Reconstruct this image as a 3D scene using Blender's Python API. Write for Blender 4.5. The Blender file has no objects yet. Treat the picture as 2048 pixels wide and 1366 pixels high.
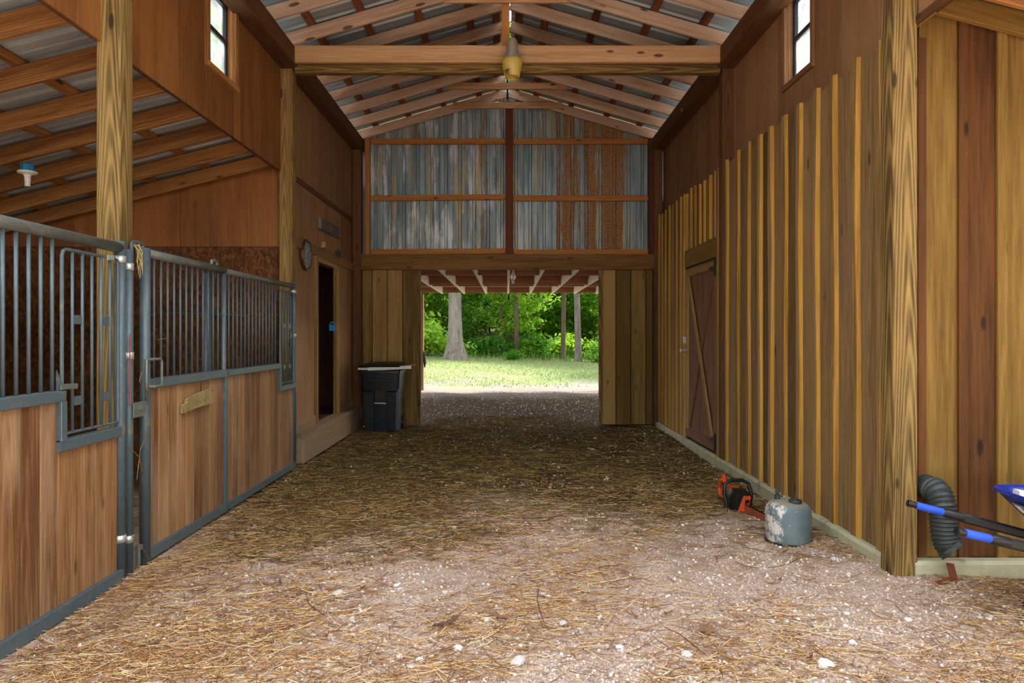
import bpy, bmesh, math, random
import numpy as np
from mathutils import Vector, Matrix

random.seed(7)
rng = np.random.default_rng(11)
SC = bpy.context.scene
COL = SC.collection
PI = math.pi

# ------------------------------------------------------------------ camera
H = 1.5                      # eye height
F = 24 / 36 * 2048           # focal length in pixels of the 2048 frame
cam_d = bpy.data.cameras.new('camera')
cam_d.sensor_width = 36
cam_d.lens = 24
cam_d.shift_x = 9 / 2048
cam_d.shift_y = -15 / 2048
cam_d.clip_end = 500
cam = bpy.data.objects.new('camera', cam_d)
cam.location = (0, 0, H)
cam.rotation_euler = (PI / 2, 0, 0)
COL.objects.link(cam)
SC.camera = cam

# ------------------------------------------------------------------ world, sun, exposure
world = bpy.data.worlds.new('world')
SC.world = world
world.use_nodes = True
wn = world.node_tree.nodes
wl = world.node_tree.links
wn.clear()
w_out = wn.new('ShaderNodeOutputWorld')
w_bg = wn.new('ShaderNodeBackground')
w_tc = wn.new('ShaderNodeTexCoord')
w_sep = wn.new('ShaderNodeSeparateXYZ')
w_ramp = wn.new('ShaderNodeValToRGB')
wl.new(w_tc.outputs['Generated'], w_sep.inputs[0])
wl.new(w_sep.outputs['Z'], w_ramp.inputs[0])
w_ramp.color_ramp.elements[0].color = (1.0, 0.985, 0.96, 1)
w_ramp.color_ramp.elements[1].color = (0.80, 0.89, 1.0, 1)
wl.new(w_ramp.outputs[0], w_bg.inputs['Color'])
w_bg.inputs['Strength'].default_value = 1.0
wl.new(w_bg.outputs[0], w_out.inputs[0])

sun_d = bpy.data.lights.new('sun', 'SUN')
sun_d.energy = 3.2
sun_d.angle = math.radians(12)
sun_d.color = (1.0, 0.95, 0.86)
sun = bpy.data.objects.new('sun', sun_d)
sun.rotation_euler = (math.radians(-8), math.radians(27), 0)
sun.location = (0, -5, 30)
COL.objects.link(sun)

SC.view_settings.view_transform = 'Standard'
SC.view_settings.look = 'None'
SC.view_settings.gamma = 1
SC.view_settings.use_curve_mapping = False
SC.view_settings.exposure = 2.25
SC.cycles.diffuse_bounces = 6
SC.cycles.max_bounces = 10

# ------------------------------------------------------------------ helpers
def lin(c):
    return tuple(((x / 255) / 12.92 if x / 255 <= 0.04045 else ((x / 255 + 0.055) / 1.055) ** 2.4) for x in c)

def P(px, py, z):
    """pixel of the 2048 frame at depth z -> world point"""
    return Vector(((px - 1015) * z / F, z, H - (py - 668) * z / F))

class NT:
    def __init__(s, name):
        s.m = bpy.data.materials.new(name)
        s.m.use_nodes = True
        s.n = s.m.node_tree.nodes
        s.l = s.m.node_tree.links
        s.b = s.n['Principled BSDF']
        s.o = s.n['Material Output']
    def node(s, t, **kw):
        n = s.n.new(t)
        for k, v in kw.items():
            setattr(n, k, v)
        return n
    def set(s, n, sock, v):
        if hasattr(v, 'is_linked') or hasattr(v, 'links'):
            s.l.new(v, n.inputs[sock])
        else:
            n.inputs[sock].default_value = v
    def math(s, op, a, b=None, c=None, clamp=False):
        n = s.node('ShaderNodeMath', operation=op, use_clamp=clamp)
        for i, v in enumerate((a, b, c)):
            if v is not None:
                s.set(n, i, v)
        return n.outputs[0]
    def vmath(s, op, a, b=None):
        n = s.node('ShaderNodeVectorMath', operation=op)
        s.set(n, 0, a)
        if b is not None:
            s.set(n, 1, b)
        return n.outputs[0]
    def coord(s, kind='Object'):
        return s.node('ShaderNodeTexCoord').outputs[kind]
    def rand(s):
        return s.node('ShaderNodeObjectInfo').outputs['Random']
    def noise(s, vec, scale, detail=4, rough=0.55, dist=0.0):
        n = s.node('ShaderNodeTexNoise')
        s.l.new(vec, n.inputs['Vector'])
        n.inputs['Scale'].default_value = scale
        n.inputs['Detail'].default_value = detail
        n.inputs['Roughness'].default_value = rough
        n.inputs['Distortion'].default_value = dist
        return n.outputs['Fac']
    def ramp(s, fac, stops, mode='LINEAR'):
        n = s.node('ShaderNodeValToRGB')
        n.color_ramp.interpolation = mode
        e = n.color_ramp.elements
        while len(e) < len(stops):
            e.new(0.5)
        for el, (p, c) in zip(e, stops):
            el.position = p
            el.color = (*c[:3], 1) if not isinstance(c, (int, float)) else (c, c, c, 1)
        s.l.new(fac, n.inputs[0])
        return n.outputs[0]
    def mix(s, fac, a, b, mode='MIX'):
        n = s.node('ShaderNodeMix', data_type='RGBA', blend_type=mode)
        s.set(n, 0, fac)
        for i, v in ((6, a), (7, b)):
            if isinstance(v, tuple):
                v = (*v[:3], 1)
            s.set(n, i, v)
        return n.outputs[2]
    def bump(s, h, strength=0.3, dist=0.01):
        n = s.node('ShaderNodeBump')
        n.inputs['Strength'].default_value = strength
        n.inputs['Distance'].default_value = dist
        s.l.new(h, n.inputs['Height'])
        s.l.new(n.outputs[0], s.b.inputs['Normal'])
    def base(s, c, rough=0.7, metal=0.0, spec=None):
        s.set(s.b, 'Base Color', (*c[:3], 1) if isinstance(c, tuple) else c)
        s.set(s.b, 'Roughness', rough)
        s.set(s.b, 'Metallic', metal)
        if spec is not None:
            s.b.inputs['Specular IOR Level'].default_value = spec
        return s.m

def wood(name, dark, light, var=0.35, grain=1.0, strong=0.0, knots=0.6, rough=0.75, stain=None, stain_amt=0.0, spec=0.25, con=1.0):
    """Sawn timber; the grain runs along the piece's own long (local Z) axis."""
    t = NT(name)
    dark, light = lin(dark), lin(light)
    r = t.rand()
    off = t.node('ShaderNodeCombineXYZ')
    for i, k in enumerate((17.3, 31.7, 53.1)):
        t.set(off, i, t.math('MULTIPLY', r, k))
    vec = t.vmath('ADD', t.coord(), off.outputs[0])
    fine = t.noise(t.vmath('MULTIPLY', vec, (70 * grain, 70 * grain, 2.2)), 1.0, 5, 0.65)
    broad = t.noise(t.vmath('MULTIPLY', vec, (9 * grain, 9 * grain, 0.5)), 1.0, 3, 0.5)
    warp = t.noise(t.vmath('MULTIPLY', vec, (4, 4, 0.42)), 1.0, 2, 0.5)
    sx = t.node('ShaderNodeSeparateXYZ')
    t.l.new(vec, sx.inputs[0])
    sx0 = t.node('ShaderNodeSeparateXYZ')
    t.l.new(t.coord(), sx0.inputs[0])
    pith = t.node('ShaderNodeCombineXYZ')
    t.set(pith, 0, t.math('MULTIPLY_ADD', sx0.outputs[0], 1.0, t.math('MULTIPLY_ADD', r, 0.05, -0.03)))
    t.set(pith, 1, t.math('ADD', sx0.outputs[1], 0.03))
    ln_ = t.node('ShaderNodeVectorMath', operation='LENGTH')
    t.l.new(pith.outputs[0], ln_.inputs[0])
    ringc = t.math('ADD', t.math('MULTIPLY', ln_.outputs['Value'], 190.0), t.math('MULTIPLY_ADD', sx.outputs[2], 6.0, t.math('MULTIPLY', warp, 14.0)))
    rings = t.math('MULTIPLY_ADD', t.math('SINE', t.math('MULTIPLY', ringc, 2.4)), 0.5, 0.5)
    f = t.math('MULTIPLY_ADD', fine, 0.85, t.math('MULTIPLY', broad, 0.7))
    f = t.math('SUBTRACT', f, 0.28)
    if con != 1.0:
        f = t.math('MULTIPLY_ADD', t.math('SUBTRACT', f, 0.5), con, 0.5)
    if strong > 0:
        f = t.math('MULTIPLY_ADD', t.math('SUBTRACT', t.math('POWER', rings, 1.6), 0.4), strong, f)
    f = t.math('MULTIPLY_ADD', t.math('SUBTRACT', r, 0.5), var, f)
    c = t.ramp(f, [(0.25, dark), (0.5, tuple((a + b) / 2 for a, b in zip(dark, light))), (0.82, light)])
    if knots > 0:
        v = t.node('ShaderNodeTexVoronoi')
        t.l.new(t.vmath('MULTIPLY', vec, (8, 8, 2.8)), v.inputs['Vector'])
        v.inputs['Scale'].default_value = 1.0
        k = t.math('SUBTRACT', 1.0, t.math('DIVIDE', v.outputs['Distance'], 0.2), clamp=True)
        kc = t.node('ShaderNodeSeparateColor')
        t.l.new(v.outputs['Color'], kc.inputs[0])
        k = t.math('SUBTRACT', t.math('MULTIPLY', k, t.math('MULTIPLY_ADD', kc.outputs[0], 4.0, -1.2)), 0.25, clamp=True)
        k = t.math('MULTIPLY', t.math('MULTIPLY', k, 1.6, clamp=True), knots)
        c = t.mix(k, c, tuple(x * 0.28 for x in dark))
    if stain is not None:
        sn = t.noise(t.vmath('MULTIPLY', vec, (3.0, 3.0, 0.7)), 1.0, 5, 0.65)
        sm = t.ramp(sn, [(0.48, 0.0), (0.68, 1.0)])
        c = t.mix(t.math('MULTIPLY', sm, stain_amt), c, lin(stain))
    t.bump(t.math('MULTIPLY_ADD', rings, 0.35 * (strong > 0), fine), 0.35, 0.006)
    return t.base(c, rough, 0.0, spec)

def paint(name, col, rough=0.5, metal=0.0, chip=None, chip_amt=0.0, scale=30, var=0.12, spec=0.4):
    t = NT(name)
    vec = t.coord()
    n = t.noise(vec, scale, 5, 0.6)
    c0 = lin(col)
    c = t.ramp(n, [(0.3, tuple(x * (1 - var) for x in c0)), (0.7, tuple(min(1, x * (1 + var)) for x in c0))])
    if chip is not None:
        m = t.noise(t.vmath('MULTIPLY', vec, (1, 1, 0.6)), scale * 0.6, 6, 0.7)
        c = t.mix(t.ramp(m, [(0.60 - 0.1 * chip_amt, 0.0), (0.66, chip_amt)]), c, lin(chip))
    t.bump(n, 0.12, 0.003)
    return t.base(c, rough, metal, spec)

def grain_box(w, h, L, ch):
    x, y, c = w / 2, h / 2, min(ch, w * .3, h * .3)
    ring = [(-x + c, -y), (x - c, -y), (x, -y + c), (x, y - c), (x - c, y), (-x + c, y), (-x, y - c), (-x, -y + c)]
    v = [(a, b, 0) for a, b in ring] + [(a, b, L) for a, b in ring]
    f = [(i, (i + 1) % 8, 8 + (i + 1) % 8, 8 + i) for i in range(8)] + [tuple(range(7, -1, -1)), tuple(range(8, 16))]
    return v, f

_cache = {}
def link(o, parent=None, M=None, kind=None):
    COL.objects.link(o)
    if M is not None:
        o.matrix_world = M
    if parent is not None:
        o.parent = parent
        base = parent
        off = Vector((0, 0, 0))
        while base is not None:
            off += base.location if base.type == 'EMPTY' or base.get('_w') else Vector((0, 0, 0))
            base = base.parent
        o.location = o.location - off
    if kind:
        o['kind'] = kind
    return o

def tag(o, label=None, cat=None, group=None, kind=None):
    if label: o['label'] = label
    if cat: o['category'] = cat
    if group: o['group'] = group
    if kind: o['kind'] = kind
    return o

def empty(name, loc, label, cat=None, group=None, kind=None):
    o = bpy.data.objects.new(name, None)
    o.empty_display_size = 0.1
    o.location = loc
    COL.objects.link(o)
    return tag(o, label, cat, group, kind)

def mesh(name, v, f, mat, parent=None, smooth=False, M=None):
    me = bpy.data.meshes.new(name)
    me.from_pydata([tuple(p) for p in v], [], [tuple(q) for q in f])
    me.materials.append(mat)
    if smooth:
        me.polygons.foreach_set('use_smooth', [True] * len(me.polygons))
    me.update()
    return link(bpy.data.objects.new(name, me), parent, M)

def frame(p0, p1, up):
    p0, p1 = Vector(p0), Vector(p1)
    z = (p1 - p0)
    L = z.length
    z.normalize()
    up = Vector(up)
    y = up - z * up.dot(z)
    if y.length < 1e-5:
        y = Vector((0, 1, 0)) - z * z.y
    y.normalize()
    x = y.cross(z)
    M = Matrix.Identity(4)
    for i in range(3):
        M[i][0], M[i][1], M[i][2], M[i][3] = x[i], y[i], z[i], p0[i]
    return M, L

def beam(name, p0, p1, w, h, mat, parent=None, up=(0, 0, 1), ch=0.004):
    """timber from p0 to p1; w across, h along 'up'; grain along its length"""
    M, L = frame(p0, p1, up)
    key = (round(w, 4), round(h, 4), round(L, 4), mat.name, name)
    me = _cache.get(key)
    if me is None:
        v, f = grain_box(w, h, L, ch)
        me = bpy.data.meshes.new(name)
        me.from_pydata(v, [], f)
        me.materials.append(mat)
        me.update()
        _cache[key] = me
    return link(bpy.data.objects.new(name, me), parent, M)

def pipe(name, p0, p1, r, mat, parent=None, n=12):
    M, L = frame(p0, p1, (0, 0, 1))
    key = ('pipe', round(r, 4), round(L, 4), mat.name, name, n)
    me = _cache.get(key)
    if me is None:
        v, f = [], []
        for zz in (0, L):
            for i in range(n):
                a = 2 * PI * i / n
                v.append((r * math.cos(a), r * math.sin(a), zz))
        f = [(i, (i + 1) % n, n + (i + 1) % n, n + i) for i in range(n)] + [tuple(range(n - 1, -1, -1)), tuple(range(n, 2 * n))]
        me = bpy.data.meshes.new(name)
        me.from_pydata(v, [], f)
        me.materials.append(mat)
        me.polygons.foreach_set('use_smooth', [True] * n + [False] * 2)
        me.update()
        _cache[key] = me
    return link(bpy.data.objects.new(name, me), parent, M)

class G:
    """collects shapes for ONE mesh object, in world coordinates"""
    def __init__(s):
        s.v, s.f = [], []
    def add(s, v, f):
        k = len(s.v)
        s.v += [tuple(p) for p in v]
        s.f += [tuple(i + k for i in q) for q in f]
        return s
    def box(s, c, d, rot=None, ch=0.003):
        v, f = grain_box(d[0], d[1], d[2], ch)
        M = rot.to_matrix() if rot is not None else Matrix.Identity(3)
        c = Vector(c)
        return s.add([c + M @ (Vector(p) - Vector((0, 0, d[2] / 2))) for p in v], f)
    def bar(s, p0, p1, w, h, up=(0, 0, 1), ch=0.003):
        M, L = frame(p0, p1, up)
        v, f = grain_box(w, h, L, ch)
        return s.add([M @ Vector(p) for p in v], f)
    def tube(s, pts, r, n=10, cap=True):
        pts = [Vector(p) for p in pts]
        rs = r if isinstance(r, (list, tuple)) else [r] * len(pts)
        rings = []
        prev = None
        for i, p in enumerate(pts):
            d = (pts[min(i + 1, len(pts) - 1)] - pts[max(i - 1, 0)]).normalized()
            if prev is None:
                u = Vector((0, 0, 1)) if abs(d.z) < 0.9 else Vector((1, 0, 0))
            else:
                u = prev
            x = (u - d * u.dot(d)).normalized()
            prev = x
            y = d.cross(x)
            rings.append([p + (x * math.cos(2 * PI * k / n) + y * math.sin(2 * PI * k / n)) * rs[i] for k in range(n)])
        return s.loft(rings, cap)
    def loft(s, rings, cap=True):
        n = len(rings[0])
        v = [p for r in rings for p in r]
        f = []
        for i in range(len(rings) - 1):
            for k in range(n):
                f.append((i * n + k, i * n + (k + 1) % n, (i + 1) * n + (k + 1) % n, (i + 1) * n + k))
        if cap:
            f.append(tuple(range(n - 1, -1, -1)))
            f.append(tuple(range((len(rings) - 1) * n, len(rings) * n)))
        return s.add(v, f)
    def lathe(s, prof, origin=(0, 0, 0), axis='Z', n=24):
        o = Vector(origin)
        rings = []
        for r, h in prof:
            ring = []
            for k in range(n):
                a = 2 * PI * k / n
                c, d = r * math.cos(a), r * math.sin(a)
                ring.append(o + (Vector((c, d, h)) if axis == 'Z' else Vector((h, c, d)) if axis == 'X' else Vector((d, h, c))))
            rings.append(ring)
        return s.loft(rings)
    def build(s, name, mat, parent=None, smooth=False):
        o = mesh(name, s.v, s.f, mat, parent, False)
        if smooth:
            o.data.polygons.foreach_set('use_smooth', [True] * len(o.data.polygons))
            o.data.set_sharp_from_angle(angle=math.radians(38))
        return o

def np_mesh(name, verts, faces, mat, parent=None, col=None, smooth=False):
    me = bpy.data.meshes.new(name)
    nv, (nf, k) = len(verts), faces.shape
    me.vertices.add(nv)
    me.vertices.foreach_set('co', np.ascontiguousarray(verts, dtype=np.float32).ravel())
    me.loops.add(nf * k)
    me.loops.foreach_set('vertex_index', np.ascontiguousarray(faces, dtype=np.int32).ravel())
    me.polygons.add(nf)
    me.polygons.foreach_set('loop_start', np.arange(0, nf * k, k, dtype=np.int32))
    me.materials.append(mat)
    me.update(calc_edges=True)
    if col is not None:
        a = me.color_attributes.new('tint', 'FLOAT_COLOR', 'POINT')
        c = np.ones((nv, 4), np.float32)
        c[:, :3] = col
        a.data.foreach_set('color', c.ravel())
    if smooth:
        me.polygons.foreach_set('use_smooth', np.ones(nf, dtype=bool))
    return link(bpy.data.objects.new(name, me), parent)

# ------------------------------------------------------------------ materials
M_PLY = wood('plywood_orange', (98, 58, 24), (178, 116, 60), var=0.25, grain=0.7, knots=0.25, rough=0.62, stain=(80, 42, 16), stain_amt=0.45, con=0.5)
M_PLY_RED = wood('plywood_brown', (110, 78, 50), (174, 128, 88), var=0.2, grain=0.7, knots=0.2, rough=0.7, stain=(78, 48, 30), stain_amt=0.4, con=0.5)
M_RAFT = wood('rafter_pine', (168, 130, 102), (230, 198, 170), var=0.3, knots=0.9, rough=0.8, stain=(96, 60, 36), stain_amt=0.3)
M_LRAFT = wood('lean_to_rafter_pine', (112, 70, 32), (190, 134, 76), var=0.35, strong=0.13, knots=0.8, rough=0.75)
M_PURL = wood('purlin_wood', (82, 46, 26), (150, 92, 54), var=0.5, knots=0.4)
M_PLATE = wood('plate_wood', (66, 42, 24), (116, 78, 46), var=0.2, strong=0.2, knots=0.5)
M_TIE = wood('tie_beam_pine', (170, 122, 80), (226, 182, 136), var=0.2, strong=0.15, knots=0.9)
M_POST = wood('treated_post', (82, 62, 30), (160, 128, 74), var=0.15, grain=0.8, strong=0.32, knots=0.8)
M_BOARD = wood('board_wood', (92, 70, 38), (156, 124, 80), var=0.5, grain=0.9, strong=0.12, knots=0.7, stain=(120, 92, 78), stain_amt=0.5)
M_EDGE = wood('yellow_sapwood_edge', (142, 98, 36), (206, 156, 70), var=0.4, grain=0.9, knots=0.2)
M_BATTEN = wood('batten_wood', (106, 80, 44), (176, 138, 86), var=0.5, grain=0.9, knots=0.35)
M_YELLOW = wood('yellow_board', (102, 74, 28), (154, 118, 56), var=0.2, grain=0.6, knots=0.4, stain=(110, 82, 36), stain_amt=0.4)
M_CEDAR = wood('red_heart_board', (62, 34, 12), (112, 68, 28), var=0.2, grain=0.7, knots=0.8)
M_BACKB = wood('back_board', (108, 84, 42), (180, 144, 86), var=0.8, grain=0.8, knots=0.5)
M_GIRT = wood('orange_girt', (160, 98, 42), (206, 142, 78), var=0.2, knots=0.8)
M_BROWN = wood('brown_post_wood', (78, 42, 24), (120, 68, 40), var=0.3, knots=0.3)
M_STALL = wood('stall_board', (98, 64, 38), (168, 124, 82), var=0.3, grain=0.8, strong=0.1, knots=0.6, rough=0.6, stain=(200, 170, 138), stain_amt=0.35)
M_HEAD = wood('header_wood', (96, 66, 32), (158, 116, 64), var=0.1, knots=0.6)
M_STEP = wood('step_wood', (112, 88, 64), (164, 138, 108), var=0.2, knots=0.4)
M_JOIST = wood('bounce_lit_joist', (214, 200, 190), (240, 232, 226), var=0.1, knots=0.2)  # bounced light under the porch is put into this pale wood colour
M_BLOCK = wood('porch_blocking', (140, 94, 66), (192, 140, 104), var=0.3, knots=0.3)
M_DOORP = wood('door_panel_wood', (100, 64, 44), (142, 98, 70), var=0.1, grain=0.7, knots=0.2)
M_DOORB = wood('door_brace_wood', (116, 86, 46), (178, 140, 84), var=0.3, knots=0.4)
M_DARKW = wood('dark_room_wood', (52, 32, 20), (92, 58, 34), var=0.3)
M_DRIFT = wood('weathered_plaque', (120, 104, 66), (190, 168, 118), var=0.2, strong=0.3)
M_GREYW = wood('grey_sign_wood', (74, 72, 70), (118, 114, 108), var=0.1, strong=0.2)

def m_osb():
    t = NT('osb')
    v = t.node('ShaderNodeTexVoronoi')
    vec = t.coord()
    w = t.vmath('ADD', t.vmath('MULTIPLY', vec, (44, 44, 24)), t.vmath('MULTIPLY', t.node('ShaderNodeTexNoise').outputs['Color'], (2, 2, 2)))
    t.l.new(w, v.inputs['Vector'])
    v.inputs['Scale'].default_value = 1.0
    sep = t.node('ShaderNodeSeparateColor')
    t.l.new(v.outputs['Color'], sep.inputs[0])
    c = t.ramp(sep.outputs[0], [(0.0, lin((78, 46, 24))), (0.5, lin((104, 64, 34))), (1.0, lin((132, 86, 48)))])
    d = t.noise(vec, 2.2, 4)
    c = t.mix(t.ramp(d, [(0.45, 0.0), (0.7, 0.6)]), c, lin((52, 30, 18)))
    t.bump(sep.outputs[1], 0.3, 0.004)
    return t.base(c, 0.8, 0, 0.2)
M_OSB = m_osb()

def m_roof(name, c0, c1):
    t = NT(name)
    n = t.noise(t.vmath('MULTIPLY', t.coord(), (1, 3, 1)), 1.3, 3, 0.5)
    return t.base(t.ramp(n, [(0.3, lin(c0)), (0.7, lin(c1))]), 0.38, 0.18, 0.5)
M_ROOF = m_roof('dull_galvanised_roof', (126, 136, 140), (154, 164, 168))
M_ROOF2 = m_roof('bright_galvanised_roof', (158, 168, 170), (188, 196, 196))

def m_gable():
    t = NT('weathered_gable_metal')
    vec = t.coord()
    sep = t.node('ShaderNodeSeparateXYZ')
    t.l.new(vec, sep.inputs[0])
    X, Z = sep.outputs[0], sep.outputs[2]
    streak = t.noise(t.vmath('MULTIPLY', vec, (9, 9, 0.7)), 1.0, 6, 0.65)
    sheetv = t.noise(t.vmath('MULTIPLY', vec, (2.3, 2.3, 0.15)), 1.0, 2, 0.5)
    c = t.ramp(streak, [(0.3, lin((96, 112, 120))), (0.55, lin((138, 156, 162))), (0.75, lin((184, 194, 192)))])
    # yellow-ochre streaks
    ys = t.noise(t.vmath('ADD', t.vmath('MULTIPLY', vec, (14, 14, 0.55)), (7.1, 2.0, 3.3)), 1.0, 5, 0.6)
    c = t.mix(t.math('MULTIPLY', t.ramp(ys, [(0.52, 0.0), (0.62, 1.0)]), 0.8), c, lin((188, 164, 100)))
    # white zinc bloom, mostly on the left half
    wsel = t.ramp(t.math('MULTIPLY_ADD', X, -0.22, 0.5), [(0.25, 0.15), (0.75, 1.0)])
    wn_ = t.noise(t.vmath('ADD', t.vmath('MULTIPLY', vec, (4.6, 4.6, 0.8)), (1.3, 5.0, 9.3)), 1.0, 8, 0.72)
    c = t.mix(t.math('MULTIPLY', t.ramp(wn_, [(0.50, 0.0), (0.60, 1.0)]), t.math('MULTIPLY', wsel, 0.9)), c, lin((222, 226, 228)))
    # rust, mostly on the sheets right of the king post
    def band(x0, wdt):
        d = t.math('DIVIDE', t.math('ABSOLUTE', t.math('SUBTRACT', X, x0)), wdt)
        return t.math('SUBTRACT', 1.0, t.math('MULTIPLY', d, d), clamp=True)
    b = t.math('MAXIMUM', t.math('MAXIMUM', t.math('MULTIPLY', band(1.70, 0.34), 1.0), t.math('MULTIPLY', band(1.36, 0.20), 1.0)), t.math('MULTIPLY', band(0.98, 0.32), 0.85))
    b = t.math('MAXIMUM', b, t.math('MAXIMUM', t.math('MULTIPLY', band(-0.38, 0.13), 0.62), t.math('MULTIPLY', band(-1.50, 0.14), 0.55)))
    rn = t.noise(t.vmath('ADD', t.vmath('MULTIPLY', vec, (11, 11, 0.9)), (3.7, 1.0, 0.4)), 1.0, 8, 0.7)
    rf = t.noise(t.vmath('ADD', t.vmath('MULTIPLY', vec, (30, 30, 5)), (1.7, 4.0, 2.4)), 1.0, 8, 0.75)
    rm = t.ramp(t.math('ADD', t.math('MULTIPLY_ADD', b, 0.28, t.math('MULTIPLY', rn, 0.74)), t.math('MULTIPLY', rf, 0.36)), [(0.71, 0.0), (0.78, 0.92)])
    rc = t.ramp(t.noise(vec, 55, 5, 0.7), [(0.32, lin((90, 58, 28))), (0.5, lin((152, 100, 46))), (0.68, lin((204, 162, 108)))])
    c = t.mix(rm, c, rc)
    t.bump(streak, 0.1, 0.004)
    return t.base(c, t.math('MULTIPLY_ADD', rm, 0.3, 0.5), t.math('MULTIPLY_ADD', rm, -0.25, 0.25), 0.4)
M_GABLE = m_gable()

M_STEEL = paint('blue_grey_gate_steel', (86, 100, 106), 0.42, 0.25, chip=(150, 132, 108), chip_amt=0.45, scale=26)
M_RAIL = paint('worn_steel_rail', (112, 116, 112), 0.4, 0.4, chip=(168, 150, 122), chip_amt=0.7, scale=22)
M_ZINC = paint('zinc_strap', (206, 208, 204), 0.35, 0.6)
M_CONC = paint('concrete_kerb', (176, 170, 142), 0.9, 0, chip=(128, 122, 100), chip_amt=0.7, scale=12, spec=0.2)
M_BLACKP = paint('black_plastic', (18, 20, 22), 0.4, 0)
M_BIN = paint('black_bin_plastic', (22, 26, 34), 0.42, 0, chip=(56, 62, 66), chip_amt=0.4, scale=8)
M_WHITE = paint('white_vinyl', (232, 234, 232), 0.4)
M_IRON = paint('black_iron', (24, 24, 26), 0.5, 0.5)
M_ORANGE = paint('orange_saw_plastic', (198, 74, 36), 0.45, 0, chip=(120, 62, 40), chip_amt=0.5, scale=30)
M_SCAB = paint('rusty_saw_bar', (150, 72, 48), 0.6, 0.2, chip=(84, 56, 44), chip_amt=0.8, scale=40)
M_TANK = paint('grey_blue_tank_paint', (118, 136, 138), 0.6, 0.1, chip=(206, 200, 192), chip_amt=0.3, scale=9)
M_BLUE = paint('blue_poly', (14, 36, 126), 0.32, 0)
M_GRIP = paint('blue_foam_grip', (36, 78, 192), 0.7, 0)
M_DUCT = paint('dark_corrugated_pipe', (46, 52, 52), 0.45, 0, chip=(84, 88, 84), chip_amt=0.5, scale=25)
M_TEAL = paint('teal_junction_box', (26, 120, 168), 0.5)
M_PORC = paint('white_porcelain', (236, 230, 218), 0.35)
M_LAMPC = paint('dull_lamp_housing', (168, 164, 146), 0.5, 0.3)
M_BRASS = paint('dark_bronze_rim', (92, 62, 40), 0.4, 0.4)
M_FACE = paint('pale_clock_face', (128, 150, 152), 0.3)
M_DARKINK = paint('dark_lettering', (58, 50, 40), 0.8)
M_CARVE = paint('carved_lettering', (98, 84, 54), 0.9)
M_FADED = paint('faded_lettering', (66, 66, 66), 0.9)
M_REDINK = paint('faded_red_lettering', (150, 62, 58), 0.8)
M_RUSTIRON = paint('rusty_iron', (120, 62, 34), 0.8, 0.2, chip=(74, 40, 26), chip_amt=0.8, scale=20)
M_TAPE = paint('blue_tape', (40, 140, 214), 0.6)
M_BLACKFR = paint('black_window_frame', (34, 38, 44), 0.35, 0.1)
M_LABEL = paint('product_label_ground', (112, 124, 150), 0.5)
M_LABELB = paint('product_label_blue', (40, 170, 210), 0.5)

def m_lens():
    t = NT('yellowed_lamp_lens')
    t.base(lin((236, 206, 104)), 0.35)
    t.b.inputs['Transmission Weight'].default_value = 0.25
    return t.m
M_LENS = m_lens()

def m_glass():
    t = NT('dusty_window_glass')
    tr = t.node('ShaderNodeBsdfTransparent')
    df = t.node('ShaderNodeBsdfTranslucent')
    df.inputs[0].default_value = (0.95, 0.98, 1, 1)
    gl = t.node('ShaderNodeBsdfGlossy')
    gl.inputs['Roughness'].default_value = 0.05
    d = t.noise(t.coord(), 5, 5, 0.6)
    m1 = t.node('ShaderNodeMixShader')
    t.l.new(t.ramp(d, [(0.35, 0.12), (0.7, 0.4)]), m1.inputs[0])
    t.l.new(tr.outputs[0], m1.inputs[1])
    t.l.new(df.outputs[0], m1.inputs[2])
    m2 = t.node('ShaderNodeMixShader')
    m2.inputs[0].default_value = 0.06
    t.l.new(m1.outputs[0], m2.inputs[1])
    t.l.new(gl.outputs[0], m2.inputs[2])
    t.l.new(m2.outputs[0], t.o.inputs[0])
    return t.m
M_GLASS = m_glass()

def m_tint(name, rough=0.8, trans=0.0):
    t = NT(name)
    a = t.node('ShaderNodeVertexColor', layer_name='tint')
    t.base(a.outputs[0], rough, 0, 0.2)
    if trans:
        tl = t.node('ShaderNodeBsdfTranslucent')
        t.l.new(a.outputs[0], tl.inputs[0])
        mx = t.node('ShaderNodeMixShader')
        mx.inputs[0].default_value = trans
        t.l.new(t.b.outputs[0], mx.inputs[1])
        t.l.new(tl.outputs[0], mx.inputs[2])
        t.l.new(mx.outputs[0], t.o.inputs[0])
    return t.m
M_STRAW = m_tint('straw', 0.6)
M_PEB = m_tint('gravel_stones', 0.85)
M_GRASS = m_tint('grass_blades', 0.7, 0.3)

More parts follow.
